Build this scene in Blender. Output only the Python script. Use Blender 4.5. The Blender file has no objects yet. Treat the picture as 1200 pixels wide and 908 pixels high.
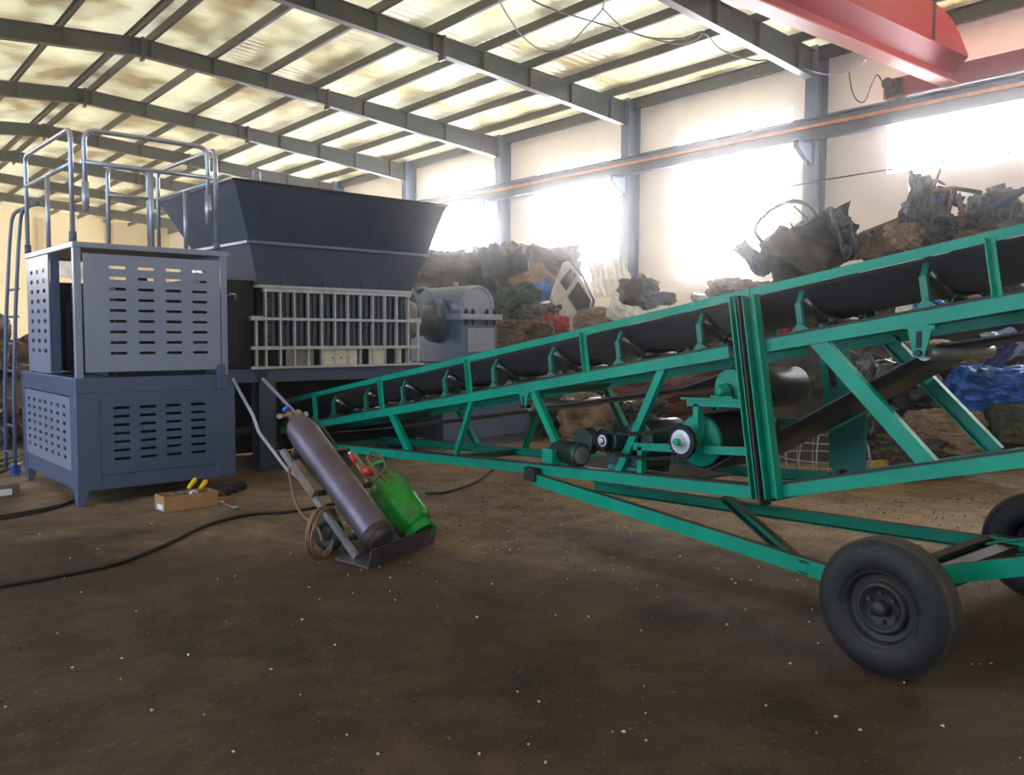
import bpy, math, random
from mathutils import Vector as V, Matrix, noise
C = bpy.context.scene.collection
PI = math.pi
rnd = random.Random(7)

# ------------------------------------------------------------------ helpers
def lin(c):
    return tuple((x/255/12.92 if x/255 <= .04045 else ((x/255+.055)/1.055)**2.4) for x in c)+(1,)

def tag(o, label=None, cat=None, group=None, kind=None):
    if label: o['label'] = label
    if cat: o['category'] = cat
    if group: o['group'] = group
    if kind: o['kind'] = kind
    return o

WM = {}
def empty(name, loc, rz=0, label=None, cat=None, group=None):
    o = bpy.data.objects.new(name, None); C.objects.link(o)
    o.location = loc; o.rotation_euler = (0, 0, rz); o.empty_display_size = .1
    WM[o] = Matrix.Translation(loc) @ Matrix.Rotation(rz, 4, 'Z')
    return tag(o, label, cat, group)

class MB:
    """collects polygons of one mesh object"""
    def __init__(s, xf=None):
        s.v = []; s.f = []; s.sm = []; s.xf = xf
    def add(s, vs, fs, smooth=False):
        b = len(s.v)
        s.v += [V(p) for p in vs]
        s.f += [tuple(i+b for i in f) for f in fs]
        s.sm += [smooth]*len(fs)
        return s
    def box(s, lo, hi, m=None):
        x0, y0, z0 = lo; x1, y1, z1 = hi
        vs = [V(p) for p in ((x0,y0,z0),(x1,y0,z0),(x1,y1,z0),(x0,y1,z0),(x0,y0,z1),(x1,y0,z1),(x1,y1,z1),(x0,y1,z1))]
        if m: vs = [m @ p for p in vs]
        return s.add(vs, [(0,3,2,1),(4,5,6,7),(0,1,5,4),(1,2,6,5),(2,3,7,6),(3,0,4,7)])
    def cbox(s, c, d, m=None):
        return s.box([a-b/2 for a, b in zip(c, d)], [a+b/2 for a, b in zip(c, d)], m)
    def extrude(s, p0, p1, prof, up=(0,0,1), prof2=None):
        p0 = V(p0); p1 = V(p1); d = (p1-p0).normalized(); up = V(up)
        a = d.cross(up)
        if a.length < 1e-4: a = d.cross(V((1,0,0)))
        a.normalize(); b = a.cross(d)
        n = len(prof); q = prof2 or prof
        vs = [p0+a*x+b*y for x, y in prof]+[p1+a*x+b*y for x, y in q]
        fs = [(i, (i+1) % n, n+(i+1) % n, n+i) for i in range(n)]+[tuple(range(n))[::-1], tuple(range(n, 2*n))]
        return s.add(vs, fs)
    def bar(s, p0, p1, w, h, up=(0,0,1)):
        return s.extrude(p0, p1, [(-w/2,-h/2),(w/2,-h/2),(w/2,h/2),(-w/2,h/2)], up)
    def chan(s, p0, p1, w, h, t, up=(0,0,1), flip=1):
        """channel: web on the a=0 side, flanges towards a*flip"""
        f = flip
        pr = [(0,-h/2),(f*w,-h/2),(f*w,-h/2+t),(f*t,-h/2+t),(f*t,h/2-t),(f*w,h/2-t),(f*w,h/2),(0,h/2)]
        if f < 0: pr = pr[::-1]
        return s.extrude(p0, p1, pr, up)
    def ibeam(s, p0, p1, w, h, t, up=(0,0,1), h2=None):
        def pr(h):
            return [(-w/2,-h/2),(w/2,-h/2),(w/2,-h/2+t),(t/2,-h/2+t),(t/2,h/2-t),(w/2,h/2-t),(w/2,h/2),(-w/2,h/2),(-w/2,h/2-t),(-t/2,h/2-t),(-t/2,-h/2+t),(-w/2,-h/2+t)]
        return s.extrude(p0, p1, pr(h), up, pr(h2) if h2 else None)
    def ell(s, p0, p1, w, h, t, up=(0,0,1), fx=1):
        pr = [(0,0),(fx*w,0),(fx*w,-t),(fx*t,-t),(fx*t,-h),(0,-h)]
        if fx > 0: pr = pr[::-1]
        return s.extrude(p0, p1, pr, up)
    def tube(s, pts, r, n=8, caps=True, closed=False):
        pts = [V(p) for p in pts]; rings = []; prev = None; N = len(pts)
        for i, p in enumerate(pts):
            if closed: d = pts[(i+1) % N]-pts[i-1]
            else: d = pts[min(i+1, N-1)]-pts[max(i-1, 0)]
            d.normalize()
            if prev is None:
                a = d.orthogonal().normalized()
            else:
                a = prev-d*prev.dot(d)
                a = a.normalized() if a.length > 1e-5 else d.orthogonal().normalized()
            prev = a; b = d.cross(a)
            rr = r[i] if isinstance(r, (list, tuple)) else r
            rings.append([p+(a*math.cos(2*PI*k/n)+b*math.sin(2*PI*k/n))*rr for k in range(n)])
        vs = [q for ring in rings for q in ring]
        fs = []
        for i in range(N if closed else N-1):
            j = (i+1) % N
            for k in range(n):
                fs.append((i*n+k, i*n+(k+1) % n, j*n+(k+1) % n, j*n+k))
        s.add(vs, fs, True)
        if caps and not closed:
            b = len(s.v)-len(vs)
            s.f += [tuple(b+k for k in range(n))[::-1], tuple(b+(N-1)*n+k for k in range(n))]; s.sm += [False, False]
        return s
    def cyl(s, p0, p1, r0, r1=None, n=20):
        return s.tube([p0, p1], [r0, r0 if r1 is None else r1], n)
    def lathe(s, prof, o, ax, n=32, smooth=True, closed=False):
        """prof: (radius, distance along ax); sharp corners where a point is doubled"""
        o = V(o); ax = V(ax).normalized(); a = ax.orthogonal().normalized(); b = ax.cross(a)
        vs = []; P = []
        for r, h in prof: P.append((max(r, 1e-4), h))
        for r, h in P:
            for k in range(n):
                t = 2*PI*k/n
                vs.append(o+ax*h+(a*math.cos(t)+b*math.sin(t))*r)
        fs = []
        m = len(P)
        for i in range(m if closed else m-1):
            j = (i+1) % m
            if P[i] == P[j]: continue
            for k in range(n):
                fs.append((i*n+k, i*n+(k+1) % n, j*n+(k+1) % n, j*n+k))
        return s.add(vs, fs, smooth)
    def slotted(s, o, ax, ay, w, h, slots, t, nseg=4):
        """plate from corner o along unit ax, ay; slots = (cx, cy, len, height); thickness t along ax x ay"""
        o = V(o); ax = V(ax); ay = V(ay); nz = ax.cross(ay)
        xs = sorted(set(round(q[0], 4) for q in slots)); ys = sorted(set(round(q[1], 4) for q in slots))
        L, Hh = slots[0][2], slots[0][3]
        cx = [xs[0]-L*.62]+[(xs[i]+xs[i+1])/2 for i in range(len(xs)-1)]+[xs[-1]+L*.62]
        cy = [ys[0]-Hh*1.3]+[(ys[i]+ys[i+1])/2 for i in range(len(ys)-1)]+[ys[-1]+Hh*1.3]
        def P(x, y, z): return o+ax*x+ay*y+nz*z
        for z, fl in ((0, True), (t, False)):
            def face(pts):
                vs = [P(x, y, z) for x, y in pts]
                idx = tuple(range(len(vs)))
                s.add(vs, [idx[::-1] if fl else idx])
            for (x0, x1, y0, y1) in ((0, w, 0, cy[0]), (0, w, cy[-1], h), (0, cx[0], cy[0], cy[-1]), (cx[-1], w, cy[0], cy[-1])):
                face([(x0,y0),(x1,y0),(x1,y1),(x0,y1)])
            for i, x in enumerate(xs):
                for j, y in enumerate(ys):
                    x0, x1, y0, y1 = cx[i], cx[i+1], cy[j], cy[j+1]
                    cs = [(x1,y1),(x0,y1),(x0,y0),(x1,y0)]
                    r = Hh/2; cent = [(x+L/2-r, y), (x-L/2+r, y), (x-L/2+r, y), (x+L/2-r, y)]
                    qs = []
                    for q in range(4):
                        qs.append([(cent[q][0]+r*math.cos(PI/2*(q+k/nseg)), cent[q][1]+r*math.sin(PI/2*(q+k/nseg))) for k in range(nseg+1)])
                    for q in range(4):
                        for k in range(nseg): face([cs[q], qs[q][k+1], qs[q][k]])
                        n2 = (q+1) % 4
                        face([cs[q], cs[n2], qs[n2][0], qs[q][-1]])
        for x in xs:
            for y in ys:
                r = Hh/2; ring = []
                for q, c in enumerate(((x+L/2-r, y), (x-L/2+r, y), (x-L/2+r, y), (x+L/2-r, y))):
                    ring += [(c[0]+r*math.cos(PI/2*(q+k/nseg)), c[1]+r*math.sin(PI/2*(q+k/nseg))) for k in range(nseg+1)]
                n = len(ring)
                s.add([P(a, b, 0) for a, b in ring]+[P(a, b, t) for a, b in ring], [(i, n+i, n+(i+1) % n, (i+1) % n) for i in range(n)])
        rim = [(0,0),(w,0),(w,h),(0,h)]
        s.add([P(a, b, 0) for a, b in rim]+[P(a, b, t) for a, b in rim], [(i, (i+1) % 4, 4+(i+1) % 4, 4+i) for i in range(4)])
        return s
    def build(s, name, mat, parent=None, bevel=0, local=False, label=None):
        me = bpy.data.meshes.new(name)
        vs = s.v
        if s.xf: vs = [s.xf @ p for p in vs]
        if parent is not None and not local:
            inv = WM[parent].inverted(); vs = [inv @ p for p in vs]
        org = V((0,0,0))
        if parent is None and vs:
            xs = [p.x for p in vs]; ys = [p.y for p in vs]; zs = [p.z for p in vs]
            org = V(((min(xs)+max(xs))/2, (min(ys)+max(ys))/2, min(zs)))
            vs = [p-org for p in vs]
        me.from_pydata([tuple(p) for p in vs], [], s.f)
        me.polygons.foreach_set('use_smooth', s.sm)
        me.update()
        o = bpy.data.objects.new(name, me); C.objects.link(o)
        for mm in (mat if isinstance(mat, (list, tuple)) else [mat]): me.materials.append(mm)
        if parent is None:
            o.location = org; WM[o] = Matrix.Translation(org)
        else:
            o.parent = parent; WM[o] = WM[parent]
        if bevel:
            b = o.modifiers.new('bevel', 'BEVEL'); b.width = bevel; b.segments = 2; b.limit_method = 'ANGLE'; b.angle_limit = .7
        if label: o['label'] = label
        return o

def spline(pts, n=8):
    pts = [V(p) for p in pts]; out = []
    P = [pts[0]*2-pts[1]]+pts+[pts[-1]*2-pts[-2]]
    for i in range(1, len(P)-2):
        for k in range(n):
            t = k/n; a, b, c, d = P[i-1], P[i], P[i+1], P[i+2]
            out.append(.5*((2*b)+(c-a)*t+(2*a-5*b+4*c-d)*t*t+(3*b-a-3*c+d)*t**3))
    out.append(pts[-1]); return out
def fillet(pts, r, n=5):
    pts = [V(p) for p in pts]; out = [pts[0]]
    for i in range(1, len(pts)-1):
        a, b, c = pts[i-1], pts[i], pts[i+1]
        d0 = (a-b); d1 = (c-b); q = min(r, d0.length*.49, d1.length*.49)
        p0 = b+d0.normalized()*q; p1 = b+d1.normalized()*q
        for k in range(n+1):
            t = k/n; out.append(p0*(1-t)**2+b*2*t*(1-t)+p1*t*t)
    out.append(pts[-1]); return out

# ------------------------------------------------------------------ materials
def mat(name, col, rough=.5, metal=0, col2=None, scale=3, amt=.5, bump=0, bscale=None, detail=6, dust=None, spec=.5, lo=.35, hi=.65, rough2=None):
    m = bpy.data.materials.new(name); m.use_nodes = True; nt = m.node_tree; N = nt.nodes; Lk = nt.links
    b = N['Principled BSDF']; b.inputs['Roughness'].default_value = rough; b.inputs['Metallic'].default_value = metal
    b.inputs['Specular IOR Level'].default_value = spec
    b.inputs['Base Color'].default_value = lin(col)
    tc = N.new('ShaderNodeTexCoord'); out = None
    if col2:
        nz = N.new('ShaderNodeTexNoise'); nz.inputs['Scale'].default_value = scale; nz.inputs['Detail'].default_value = detail; nz.inputs['Roughness'].default_value = .65
        Lk.new(tc.outputs['Object'], nz.inputs['Vector'])
        r = N.new('ShaderNodeMapRange'); r.inputs[1].default_value = lo; r.inputs[2].default_value = hi; r.inputs[4].default_value = amt
        Lk.new(nz.outputs[0], r.inputs[0])
        mx = N.new('ShaderNodeMix'); mx.data_type = 'RGBA'
        mx.inputs[6].default_value = lin(col); mx.inputs[7].default_value = lin(col2)
        Lk.new(r.outputs[0], mx.inputs[0]); out = mx.outputs[2]
        if rough2 is not None:
            rr = N.new('ShaderNodeMapRange'); rr.inputs[3].default_value = rough; rr.inputs[4].default_value = rough2
            Lk.new(r.outputs[0], rr.inputs[0]); Lk.new(rr.outputs[0], b.inputs['Roughness'])
    if dust:
        g = N.new('ShaderNodeNewGeometry'); sp = N.new('ShaderNodeSeparateXYZ'); Lk.new(g.outputs['True Normal'], sp.inputs[0])
        r = N.new('ShaderNodeMapRange'); r.inputs[1].default_value = .75; r.inputs[2].default_value = .95; Lk.new(sp.outputs[2], r.inputs[0])
        mx = N.new('ShaderNodeMix'); mx.data_type = 'RGBA'; Lk.new(r.outputs[0], mx.inputs[0])
        if out: Lk.new(out, mx.inputs[6])
        else: mx.inputs[6].default_value = lin(col)
        mx.inputs[7].default_value = lin(dust); out = mx.outputs[2]
        for nm, v0, v1 in (('Roughness', rough, .95), ('Specular IOR Level', spec, .05)):
            q = N.new('ShaderNodeMapRange'); q.inputs[3].default_value = v0; q.inputs[4].default_value = v1
            Lk.new(r.outputs[0], q.inputs[0]); Lk.new(q.outputs[0], b.inputs[nm])
    if out: Lk.new(out, b.inputs['Base Color'])
    if bump:
        nb = N.new('ShaderNodeTexNoise'); nb.inputs['Scale'].default_value = bscale or scale*4; nb.inputs['Detail'].default_value = 5
        Lk.new(tc.outputs['Object'], nb.inputs['Vector'])
        bp = N.new('ShaderNodeBump'); bp.inputs['Strength'].default_value = bump; bp.inputs['Distance'].default_value = .02
        Lk.new(nb.outputs[0], bp.inputs['Height']); Lk.new(bp.outputs[0], b.inputs['Normal'])
    return m

def emit(name, col, st):
    m = bpy.data.materials.new(name); m.use_nodes = True; N = m.node_tree.nodes
    b = N['Principled BSDF']; b.inputs['Base Color'].default_value = lin(col)
    b.inputs['Emission Color'].default_value = lin(col); b.inputs['Emission Strength'].default_value = st
    return m

M = dict(
 teal=mat('teal_paint', (0,152,122), .4, 0, (0,122,98), 2.5, .7, spec=.28, dust=(78,66,58), bump=.05, bscale=30),
 tealdark=mat('teal_paint_worn', (6,120,100), .5, 0, (40,80,70), 5, .6, dust=(78,66,58)),
 brownsteel=mat('dark_brown_steel', (52,43,40), .6, .2, (34,29,28), 6, .8),
 blue=mat('blue_grey_paint', (80,92,118), .4, .1, (70,82,106), 1.5, .6),
 bluelt=mat('blue_grey_panel', (148,153,173), .33, .35, (132,140,164), 1.5, .6),
 navy=mat('dark_slate_paint', (80,90,108), .45, .1, (66,76,94), 2.0, .8),
 black=mat('black_steel', (28,30,34), .5, .2, (40,42,46), 4, .7),
 inside=mat('dark_inside', (24,26,30), .7),
 galv=mat('galvanised_pipe', (178,182,194), .32, .55, (140,146,160), 12, .6),
 silver=mat('bare_silver_steel', (205,208,214), .35, .25, (160,163,168), 9, .6),
 cream=mat('cream_plate', (225,218,196), .5, 0, (200,190,165), 5, .5),
 gear=mat('gearbox_paint', (112,126,154), .35, .25, (96,108,134), 3, .6),
 gearlt=mat('gearbox_cover_paint', (168,174,190), .35, .35, (140,146,164), 5, .6),
 steel=mat('machined_steel', (150,148,146), .35, .35, (98,94,90), 8, .7),
 rubber=mat('conveyor_rubber', (52,52,60), .5, 0, (66,58,54), 2.2, .7, bump=.1, bscale=40),
 tyre=mat('tyre_rubber', (17,17,20), .65, 0, (46,42,38), 3.5, .7, bump=.15, bscale=60, lo=.42, hi=.68),
 tread=mat('dusty_tread', (78,66,55), .85, 0, (50,46,42), 6, .8, bump=.2, bscale=50),
 rim=mat('rim_dark', (34,34,36), .55, .3, (70,62,56), 7, .6),
 rust=mat('rusty_cylinder', (104,92,104), .33, .35, (72,58,58), 3, .8, bump=.06, bscale=25, rough2=.5),
 lpg=mat('green_cylinder_paint', (22,142,40), .38, .1, (86,66,50), 5, .9, lo=.48, hi=.6),
 lpgb=mat('green_bright', (28,150,60), .4),
 red=mat('red_handle', (190,32,30), .45), brass=mat('brass', (170,130,60), .35, .8, (110,80,40), 10, .5),
 hose=mat('brown_hose', (120,88,62), .6), hoseb=mat('black_hose', (24,22,22), .6),
 card=mat('cardboard', (176,132,88), .85, 0, (150,108,70), 4, .7), paper=mat('white_paper', (225,225,228), .7),
 yellow=mat('yellow_handle', (232,178,20), .4), wood=mat('wood', (128,112,98), .8, 0, (84,62,44), 6, .8),
 bluepl=mat('blue_plastic', (20,80,190), .4), white=mat('white_plastic', (225,225,220), .5),
 crane=mat('crane_red', (176,26,40), .38, 0, (158,20,38), 1.0, .6), craneb=mat('crane_truck_red', (150,24,60), .4, 0, (120,20,50), 2, .6),
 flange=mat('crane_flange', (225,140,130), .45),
 frame=mat('frame_grey_green', (46,53,54), .4, .2, (36,42,42), 2, .6), purl=mat('purlin_brown_grey', (38,34,31), .5, .2, (30,27,25), 2, .6),
 col=mat('column_blue_grey', (92,110,134), .5, .1, (78,94,118), 2, .6),
 run=mat('runway_blue', (74,86,112), .5, .1, (88,72,66), 3, .6), orange=mat('orange_conductor', (214,140,96), .5, 0, (160,90,60), 5, .7),
 wire=mat('black_wire', (18,18,18), .6), roller=mat('polished_roller', (126,124,122), .25, .8, (70,64,60), 6, .8), couple=mat('coupling_steel', (186,186,188), .3, .3, (140,138,136), 6, .6), led=mat('white_floor_chip', (215,212,205), .7),
 chain=mat('oily_chain', (34,32,32), .4, .6), motor=mat('motor_green_dark', (36,66,56), .45, .2, (28,34,32), 8, .8),
)

# ------------------------------------------------------------------ building shell
XR, XL, RIDGE = 18.05, -4.95, 6.55
YN, YF = -9.0, 56.6
def struct(o): o['kind'] = 'structure'; return o

# floor
mf = bpy.data.materials.new('dirt_floor'); mf.use_nodes = True
def floor_mat(m):
    nt = m.node_tree; N = nt.nodes; L = nt.links; b = N['Principled BSDF']
    tc = N.new('ShaderNodeTexCoord')
    def nz(s, d=8, r=.6, dist=0):
        n = N.new('ShaderNodeTexNoise'); n.inputs['Scale'].default_value = s; n.inputs['Detail'].default_value = d; n.inputs['Roughness'].default_value = r; n.inputs['Distortion'].default_value = dist
        L.new(tc.outputs['Object'], n.inputs['Vector']); return n.outputs[0]
    def rng(v, a, c, x=0, y=1):
        n = N.new('ShaderNodeMapRange'); n.inputs[1].default_value = a; n.inputs[2].default_value = c; n.inputs[3].default_value = x; n.inputs[4].default_value = y; L.new(v, n.inputs[0]); return n.outputs[0]
    def mix(f, a, c):
        n = N.new('ShaderNodeMix'); n.data_type = 'RGBA'; L.new(f, n.inputs[0])
        for i, q in ((6, a), (7, c)):
            if isinstance(q, tuple): n.inputs[i].default_value = lin(q)
            else: L.new(q, n.inputs[i])
        return n.outputs[2]
    c = mix(rng(nz(.45, 6, .6, .6), .38, .62), (54,42,33), (74,57,43))
    c = mix(rng(nz(2.6, 10, .7, .4), .46, .68, 0, .75), c, (92,73,55))
    c = mix(rng(nz(1.1, 8, .65, 1.2), .52, .7, 0, .8), c, (37,31,28))
    c = mix(rng(nz(38, 3, .6), .62, .72, 0, .6), c, (124,104,84))
    c = mix(rng(nz(22, 4, .6), .66, .74, 0, .7), c, (36,30,26))
    # dry tan dust beyond and under the conveyor, lightened to stand for window light
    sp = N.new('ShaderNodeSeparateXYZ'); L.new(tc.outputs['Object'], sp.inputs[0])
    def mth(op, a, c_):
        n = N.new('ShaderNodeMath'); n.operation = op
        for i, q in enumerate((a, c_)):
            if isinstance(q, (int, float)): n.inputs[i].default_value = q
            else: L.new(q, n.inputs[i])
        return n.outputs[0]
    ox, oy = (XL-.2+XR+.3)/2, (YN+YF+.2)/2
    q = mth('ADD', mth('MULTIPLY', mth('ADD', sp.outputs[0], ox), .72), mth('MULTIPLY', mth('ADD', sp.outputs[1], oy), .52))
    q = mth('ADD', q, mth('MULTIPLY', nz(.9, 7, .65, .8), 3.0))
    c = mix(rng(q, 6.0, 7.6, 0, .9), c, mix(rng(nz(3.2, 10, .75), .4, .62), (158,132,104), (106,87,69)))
    L.new(c, b.inputs['Base Color'])
    b.inputs['Roughness'].default_value = .8; b.inputs['Specular IOR Level'].default_value = .25
    bp = N.new('ShaderNodeBump'); bp.inputs['Strength'].default_value = .5; bp.inputs['Distance'].default_value = .03
    L.new(nz(9, 10, .75), bp.inputs['Height']); L.new(bp.outputs[0], b.inputs['Normal'])
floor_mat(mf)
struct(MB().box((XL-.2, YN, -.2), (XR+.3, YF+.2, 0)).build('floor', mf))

# walls: plate with rectangular openings in a (a, z) grid
def holed(mb, axis, c0, c1, a0, a1, z0, z1, holes):
    A = sorted({a0, a1}|{h[0] for h in holes}|{h[1] for h in holes}); Z = sorted({z0, z1}|{h[2] for h in holes}|{h[3] for h in holes})
    for i in range(len(A)-1):
        for j in range(len(Z)-1):
            am = (A[i]+A[i+1])/2; zm = (Z[j]+Z[j+1])/2
            if any(h[0] < am < h[1] and h[2] < zm < h[3] for h in holes): continue
            if axis == 'x': mb.box((c0, A[i], Z[j]), (c1, A[i+1], Z[j+1]))
            else: mb.box((A[i], c0, Z[j]), (A[i+1], c1, Z[j+1]))
    return mb
plaster = mat('plaster_wall', (244,234,222), .85, 0, (230,216,202), .8, .7, bump=.05, bscale=8)
plaster2 = mat('plaster_end_wall', (245,232,196), .85, 0, (238,222,182), .6, .6)
winR = [(1.5, 9.42, 5.0, 6.75), (11.75, 15.2, 3.0, 6.9), (17.3, 20.9, 3.1, 6.7), (23.0, 27.1, 3.6, 7.1), (28.9, 32.8, 3.6, 6.6), (34.6, 38.5, 3.6, 6.6), (40.3, 44.2, 3.6, 6.6), (46.0, 49.9, 3.6, 6.6)]  # second to fourth enlarged to stand for glare; later ones unseen, added for light
struct(holed(MB(), 'x', XR, XR+.24, YN, YF, 0, 8.15, winR).build('wall_right', plaster))
fillwinL = [(16.5, 21, 3.0, 6.4), (22.5, 27, 3.0, 6.4), (28.5, 32.8, 3.0, 6.4), (34.2, 38.5, 3.0, 6.4), (40, 44.2, 3.0, 6.4), (46, 50, 3.0, 6.4), (51.5, 55.5, 3.0, 6.4)]  # unseen windows, added to throw light on the end wall and machine
DOOR_L = (2.0, 11.5, 0, 5.4)
struct(holed(MB(), 'x', XL-.24, XL, YN, YF, 0, 8.15, fillwinL+[DOOR_L]).build('wall_left', plaster))
mb = MB()
mb.extrude((0, YF, 0), (0, YF+.24, 0), [(XL, 0), (XR, 0), (XR, 8.1), (RIDGE, 8.95), (XL, 8.1)])
struct(mb.build('wall_back', plaster2))
DOOR_N = (-3.5, 1.0, 0, 4.2)
struct(holed(MB(), 'y', YN-.24, YN, XL, XR, 0, 8.9, [DOOR_N]).build('wall_front', plaster))
pane = emit('daylight_pane', (250,250,255), 20.0)
fillpaneL = emit('fill_pane_left', (250,246,236), 8.5)
wf = mat('window_frame_white', (220,220,220), .5)
def window(n, x, a0, a1, z0, z1, pm, sgn):
    fr = MB(); t = .06
    for (p, q) in (((x, a0, z0), (x, a1, z0)), ((x, a0, z1), (x, a1, z1)), ((x, a0, z0), (x, a0, z1)), ((x, a1, z0), (x, a1, z1))):
        fr.bar(p, q, t, t, (1,0,0))
    k = max(2, round((a1-a0)/1.2))
    for i in range(1, k): fr.bar((x, a0+(a1-a0)*i/k, z0), (x, a0+(a1-a0)*i/k, z1), .035, .035, (1,0,0))
    o = struct(fr.build('window_%d' % n, wf))
    g = MB().box((x+sgn*.03, a0, z0), (x+sgn*.045, a1, z1)).build('pane', pm, o)
n = 0
for w in winR: n += 1; window(n, XR+.12, *w, pane, 1)
for w in fillwinL: n += 1; window(n, XL-.12, *w, fillpaneL, -1)  # left row is out of view, added as light sources

# roof sheeting: cream insulation facing, made partly translucent to add brightness
def roof_mat():
    m = bpy.data.materials.new('cream_roof_sheet'); m.use_nodes = True; nt = m.node_tree; N = nt.nodes; L = nt.links
    b = N['Principled BSDF']; out = N['Material Output']
    tc = N.new('ShaderNodeTexCoord'); mp = N.new('ShaderNodeMapping'); mp.inputs['Scale'].default_value = (.5, .38, 1)
    L.new(tc.outputs['Object'], mp.inputs[0])
    nz = N.new('ShaderNodeTexNoise'); nz.inputs['Scale'].default_value = 1.3; nz.inputs['Detail'].default_value = 2.5; L.new(mp.outputs[0], nz.inputs['Vector'])
    mx = N.new('ShaderNodeMix'); mx.data_type = 'RGBA'; mx.inputs[6].default_value = lin((234,216,150)); mx.inputs[7].default_value = lin((196,170,104))
    r = N.new('ShaderNodeMapRange'); r.inputs[1].default_value = .4; r.inputs[2].default_value = .65; L.new(nz.outputs[0], r.inputs[0]); L.new(r.outputs[0], mx.inputs[0])
    L.new(mx.outputs[2], b.inputs['Base Color'])
    b.inputs['Roughness'].default_value = .3; b.inputs['Specular IOR Level'].default_value = .8
    # ribs across the slope and slack in the facing
    wv = N.new('ShaderNodeTexWave'); wv.bands_direction = 'Y'; wv.inputs['Scale'].default_value = 1.2; wv.inputs['Distortion'].default_value = .6; L.new(tc.outputs['Object'], wv.inputs['Vector'])
    n2 = N.new('ShaderNodeTexNoise'); n2.inputs['Scale'].default_value = .8; n2.inputs['Detail'].default_value = 3; L.new(tc.outputs['Object'], n2.inputs['Vector'])
    ad = N.new('ShaderNodeMath'); ad.operation = 'MULTIPLY_ADD'; L.new(n2.outputs[0], ad.inputs[0]); ad.inputs[1].default_value = 3; L.new(wv.outputs[0], ad.inputs[2])
    bp = N.new('ShaderNodeBump'); bp.inputs['Strength'].default_value = .35; bp.inputs['Distance'].default_value = .05; L.new(ad.outputs[0], bp.inputs['Height']); L.new(bp.outputs[0], b.inputs['Normal'])
    tr = N.new('ShaderNodeBsdfTranslucent'); tr.inputs[0].default_value = lin((250,238,196))
    ms = N.new('ShaderNodeMixShader'); 
    r2 = N.new('ShaderNodeMapRange'); r2.inputs[1].default_value = .42; r2.inputs[2].default_value = .62; r2.inputs[3].default_value = .15; r2.inputs[4].default_value = .025; L.new(nz.outputs[0], r2.inputs[0])  # brighter blotches stand in for window reflections on the facing
    L.new(r2.outputs[0], ms.inputs[0]); L.new(b.outputs[0], ms.inputs[1]); L.new(tr.outputs[0], ms.inputs[2]); L.new(ms.outputs[0], out.inputs[0])
    return m
rm = roof_mat()
def zroof(x): return 8.15+.0713*(17-x if x > RIDGE else x-(2*RIDGE-17))
def slope(x0, x1): return [(x0, YN-.3, zroof(x0)), (x1, YN-.3, zroof(x1)), (x1, YF+.3, zroof(x1)), (x0, YF+.3, zroof(x0))]
mb = MB()
mb.add(slope(XL-.3, RIDGE), [(0,3,2,1)]); mb.add(slope(RIDGE+.0001, XR+.3), [(0,3,2,1)])
struct(mb.build('ceiling', rm))

FR = [11.0+5.68*i for i in range(8)]
PX = [6.75, 8.3, 9.75, 11.2, 12.65, 14.1, 15.5, 16.95]
PXA = PX+[2*RIDGE-x for x in PX]
for x in PXA:
    z = zroof(x)-.125; f = 1 if x > RIDGE else -1
    o = MB().chan((x, YN, z), (x, YF, z), .075, .2, .012, flip=f).build('roof_purlin', M['purl']); struct(o)
for sx, s in ((XR-.12, 1), (XL+.12, -1)):
    z = zroof(sx)-.2
    struct(MB().chan((sx, YN, z), (sx, YF, z), .1, .3, .015, flip=-s).build('eave_beam', M['frame']))
def raf_top(x): return zroof(x)-.225
def raf_depth(x):
    d = abs(x-RIDGE)/(17.6-RIDGE); return .42+max(0, d-.45)/.55*.2
for y in FR:
    mb = MB()
    xs = [17.6, 14.5, 11.5, 9, RIDGE, 2*RIDGE-9, 2*RIDGE-11.5, 2*RIDGE-14.5, 2*RIDGE-17.6]
    w = .2; t = .014
    for i in range(len(xs)-1):
        a, b = xs[i], xs[i+1]; za, zb = raf_top(a), raf_top(b); da, db = raf_depth(a), raf_depth(b)
        for (ya, yb, oa, ob, pa, pb) in ((y-w/2, y+w/2, 0, 0, -t, -t), (y-w/2, y+w/2, -da+t, -db+t, -da, -db), (y-t/2, y+t/2, -t, -t, -da+t, -db+t)):
            vs = [(a,ya,za+oa),(a,yb,za+oa),(b,yb,zb+ob),(b,ya,zb+ob),(a,ya,za+pa),(a,yb,za+pa),(b,yb,zb+pb),(b,ya,zb+pb)]
            mb.add(vs, [(0,1,2,3),(4,7,6,5),(0,4,5,1),(1,5,6,2),(2,6,7,3),(3,7,4,0)])
    for x in PXA:          # stiffeners under each purlin
        d = raf_depth(x); mb.box((x-.006, y-w/2+.005, raf_top(x)-d+t), (x+.006, y+w/2-.005, raf_top(x)-t))
    raf = struct(mb.build('roof_rafter', M['frame']))
    for x in (RIDGE, 11.5, 2*RIDGE-11.5):   # bolted splice plates
        d = raf_depth(x); MB().box((x-.03, y-.12, raf_top(x)-d-.1), (x+.03, y+.12, raf_top(x)+.03)).build('splice_plate', M['frame'], raf)
    for x in PX[1:]:
        d = raf_depth(x); MB().bar((x, y+.02, raf_top(x)-d+.03), (x, y+.55, raf_top(x)+.06), .035, .02).build('flange_brace', M['frame'], raf)
    for sx, s in ((17.82, 1), (2*RIDGE-17.82, -1)):
        zt = zroof(17.8)-.1
        mb = MB().ibeam((sx, y, 0), (sx, y, zt), .3, .46, .02, up=(1,0,0))
        struct(mb.build('steel_column', M['col']))
# end wall posts
for x in (10.6, 14.4, 2.5):
    struct(MB().ibeam((x, YF-.15, 0), (x, YF-.15, 8.1), .3, .3, .02, up=(0,1,0)).build('gable_post', mat('gable_post_cream', (196,176,140), .6)))

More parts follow.
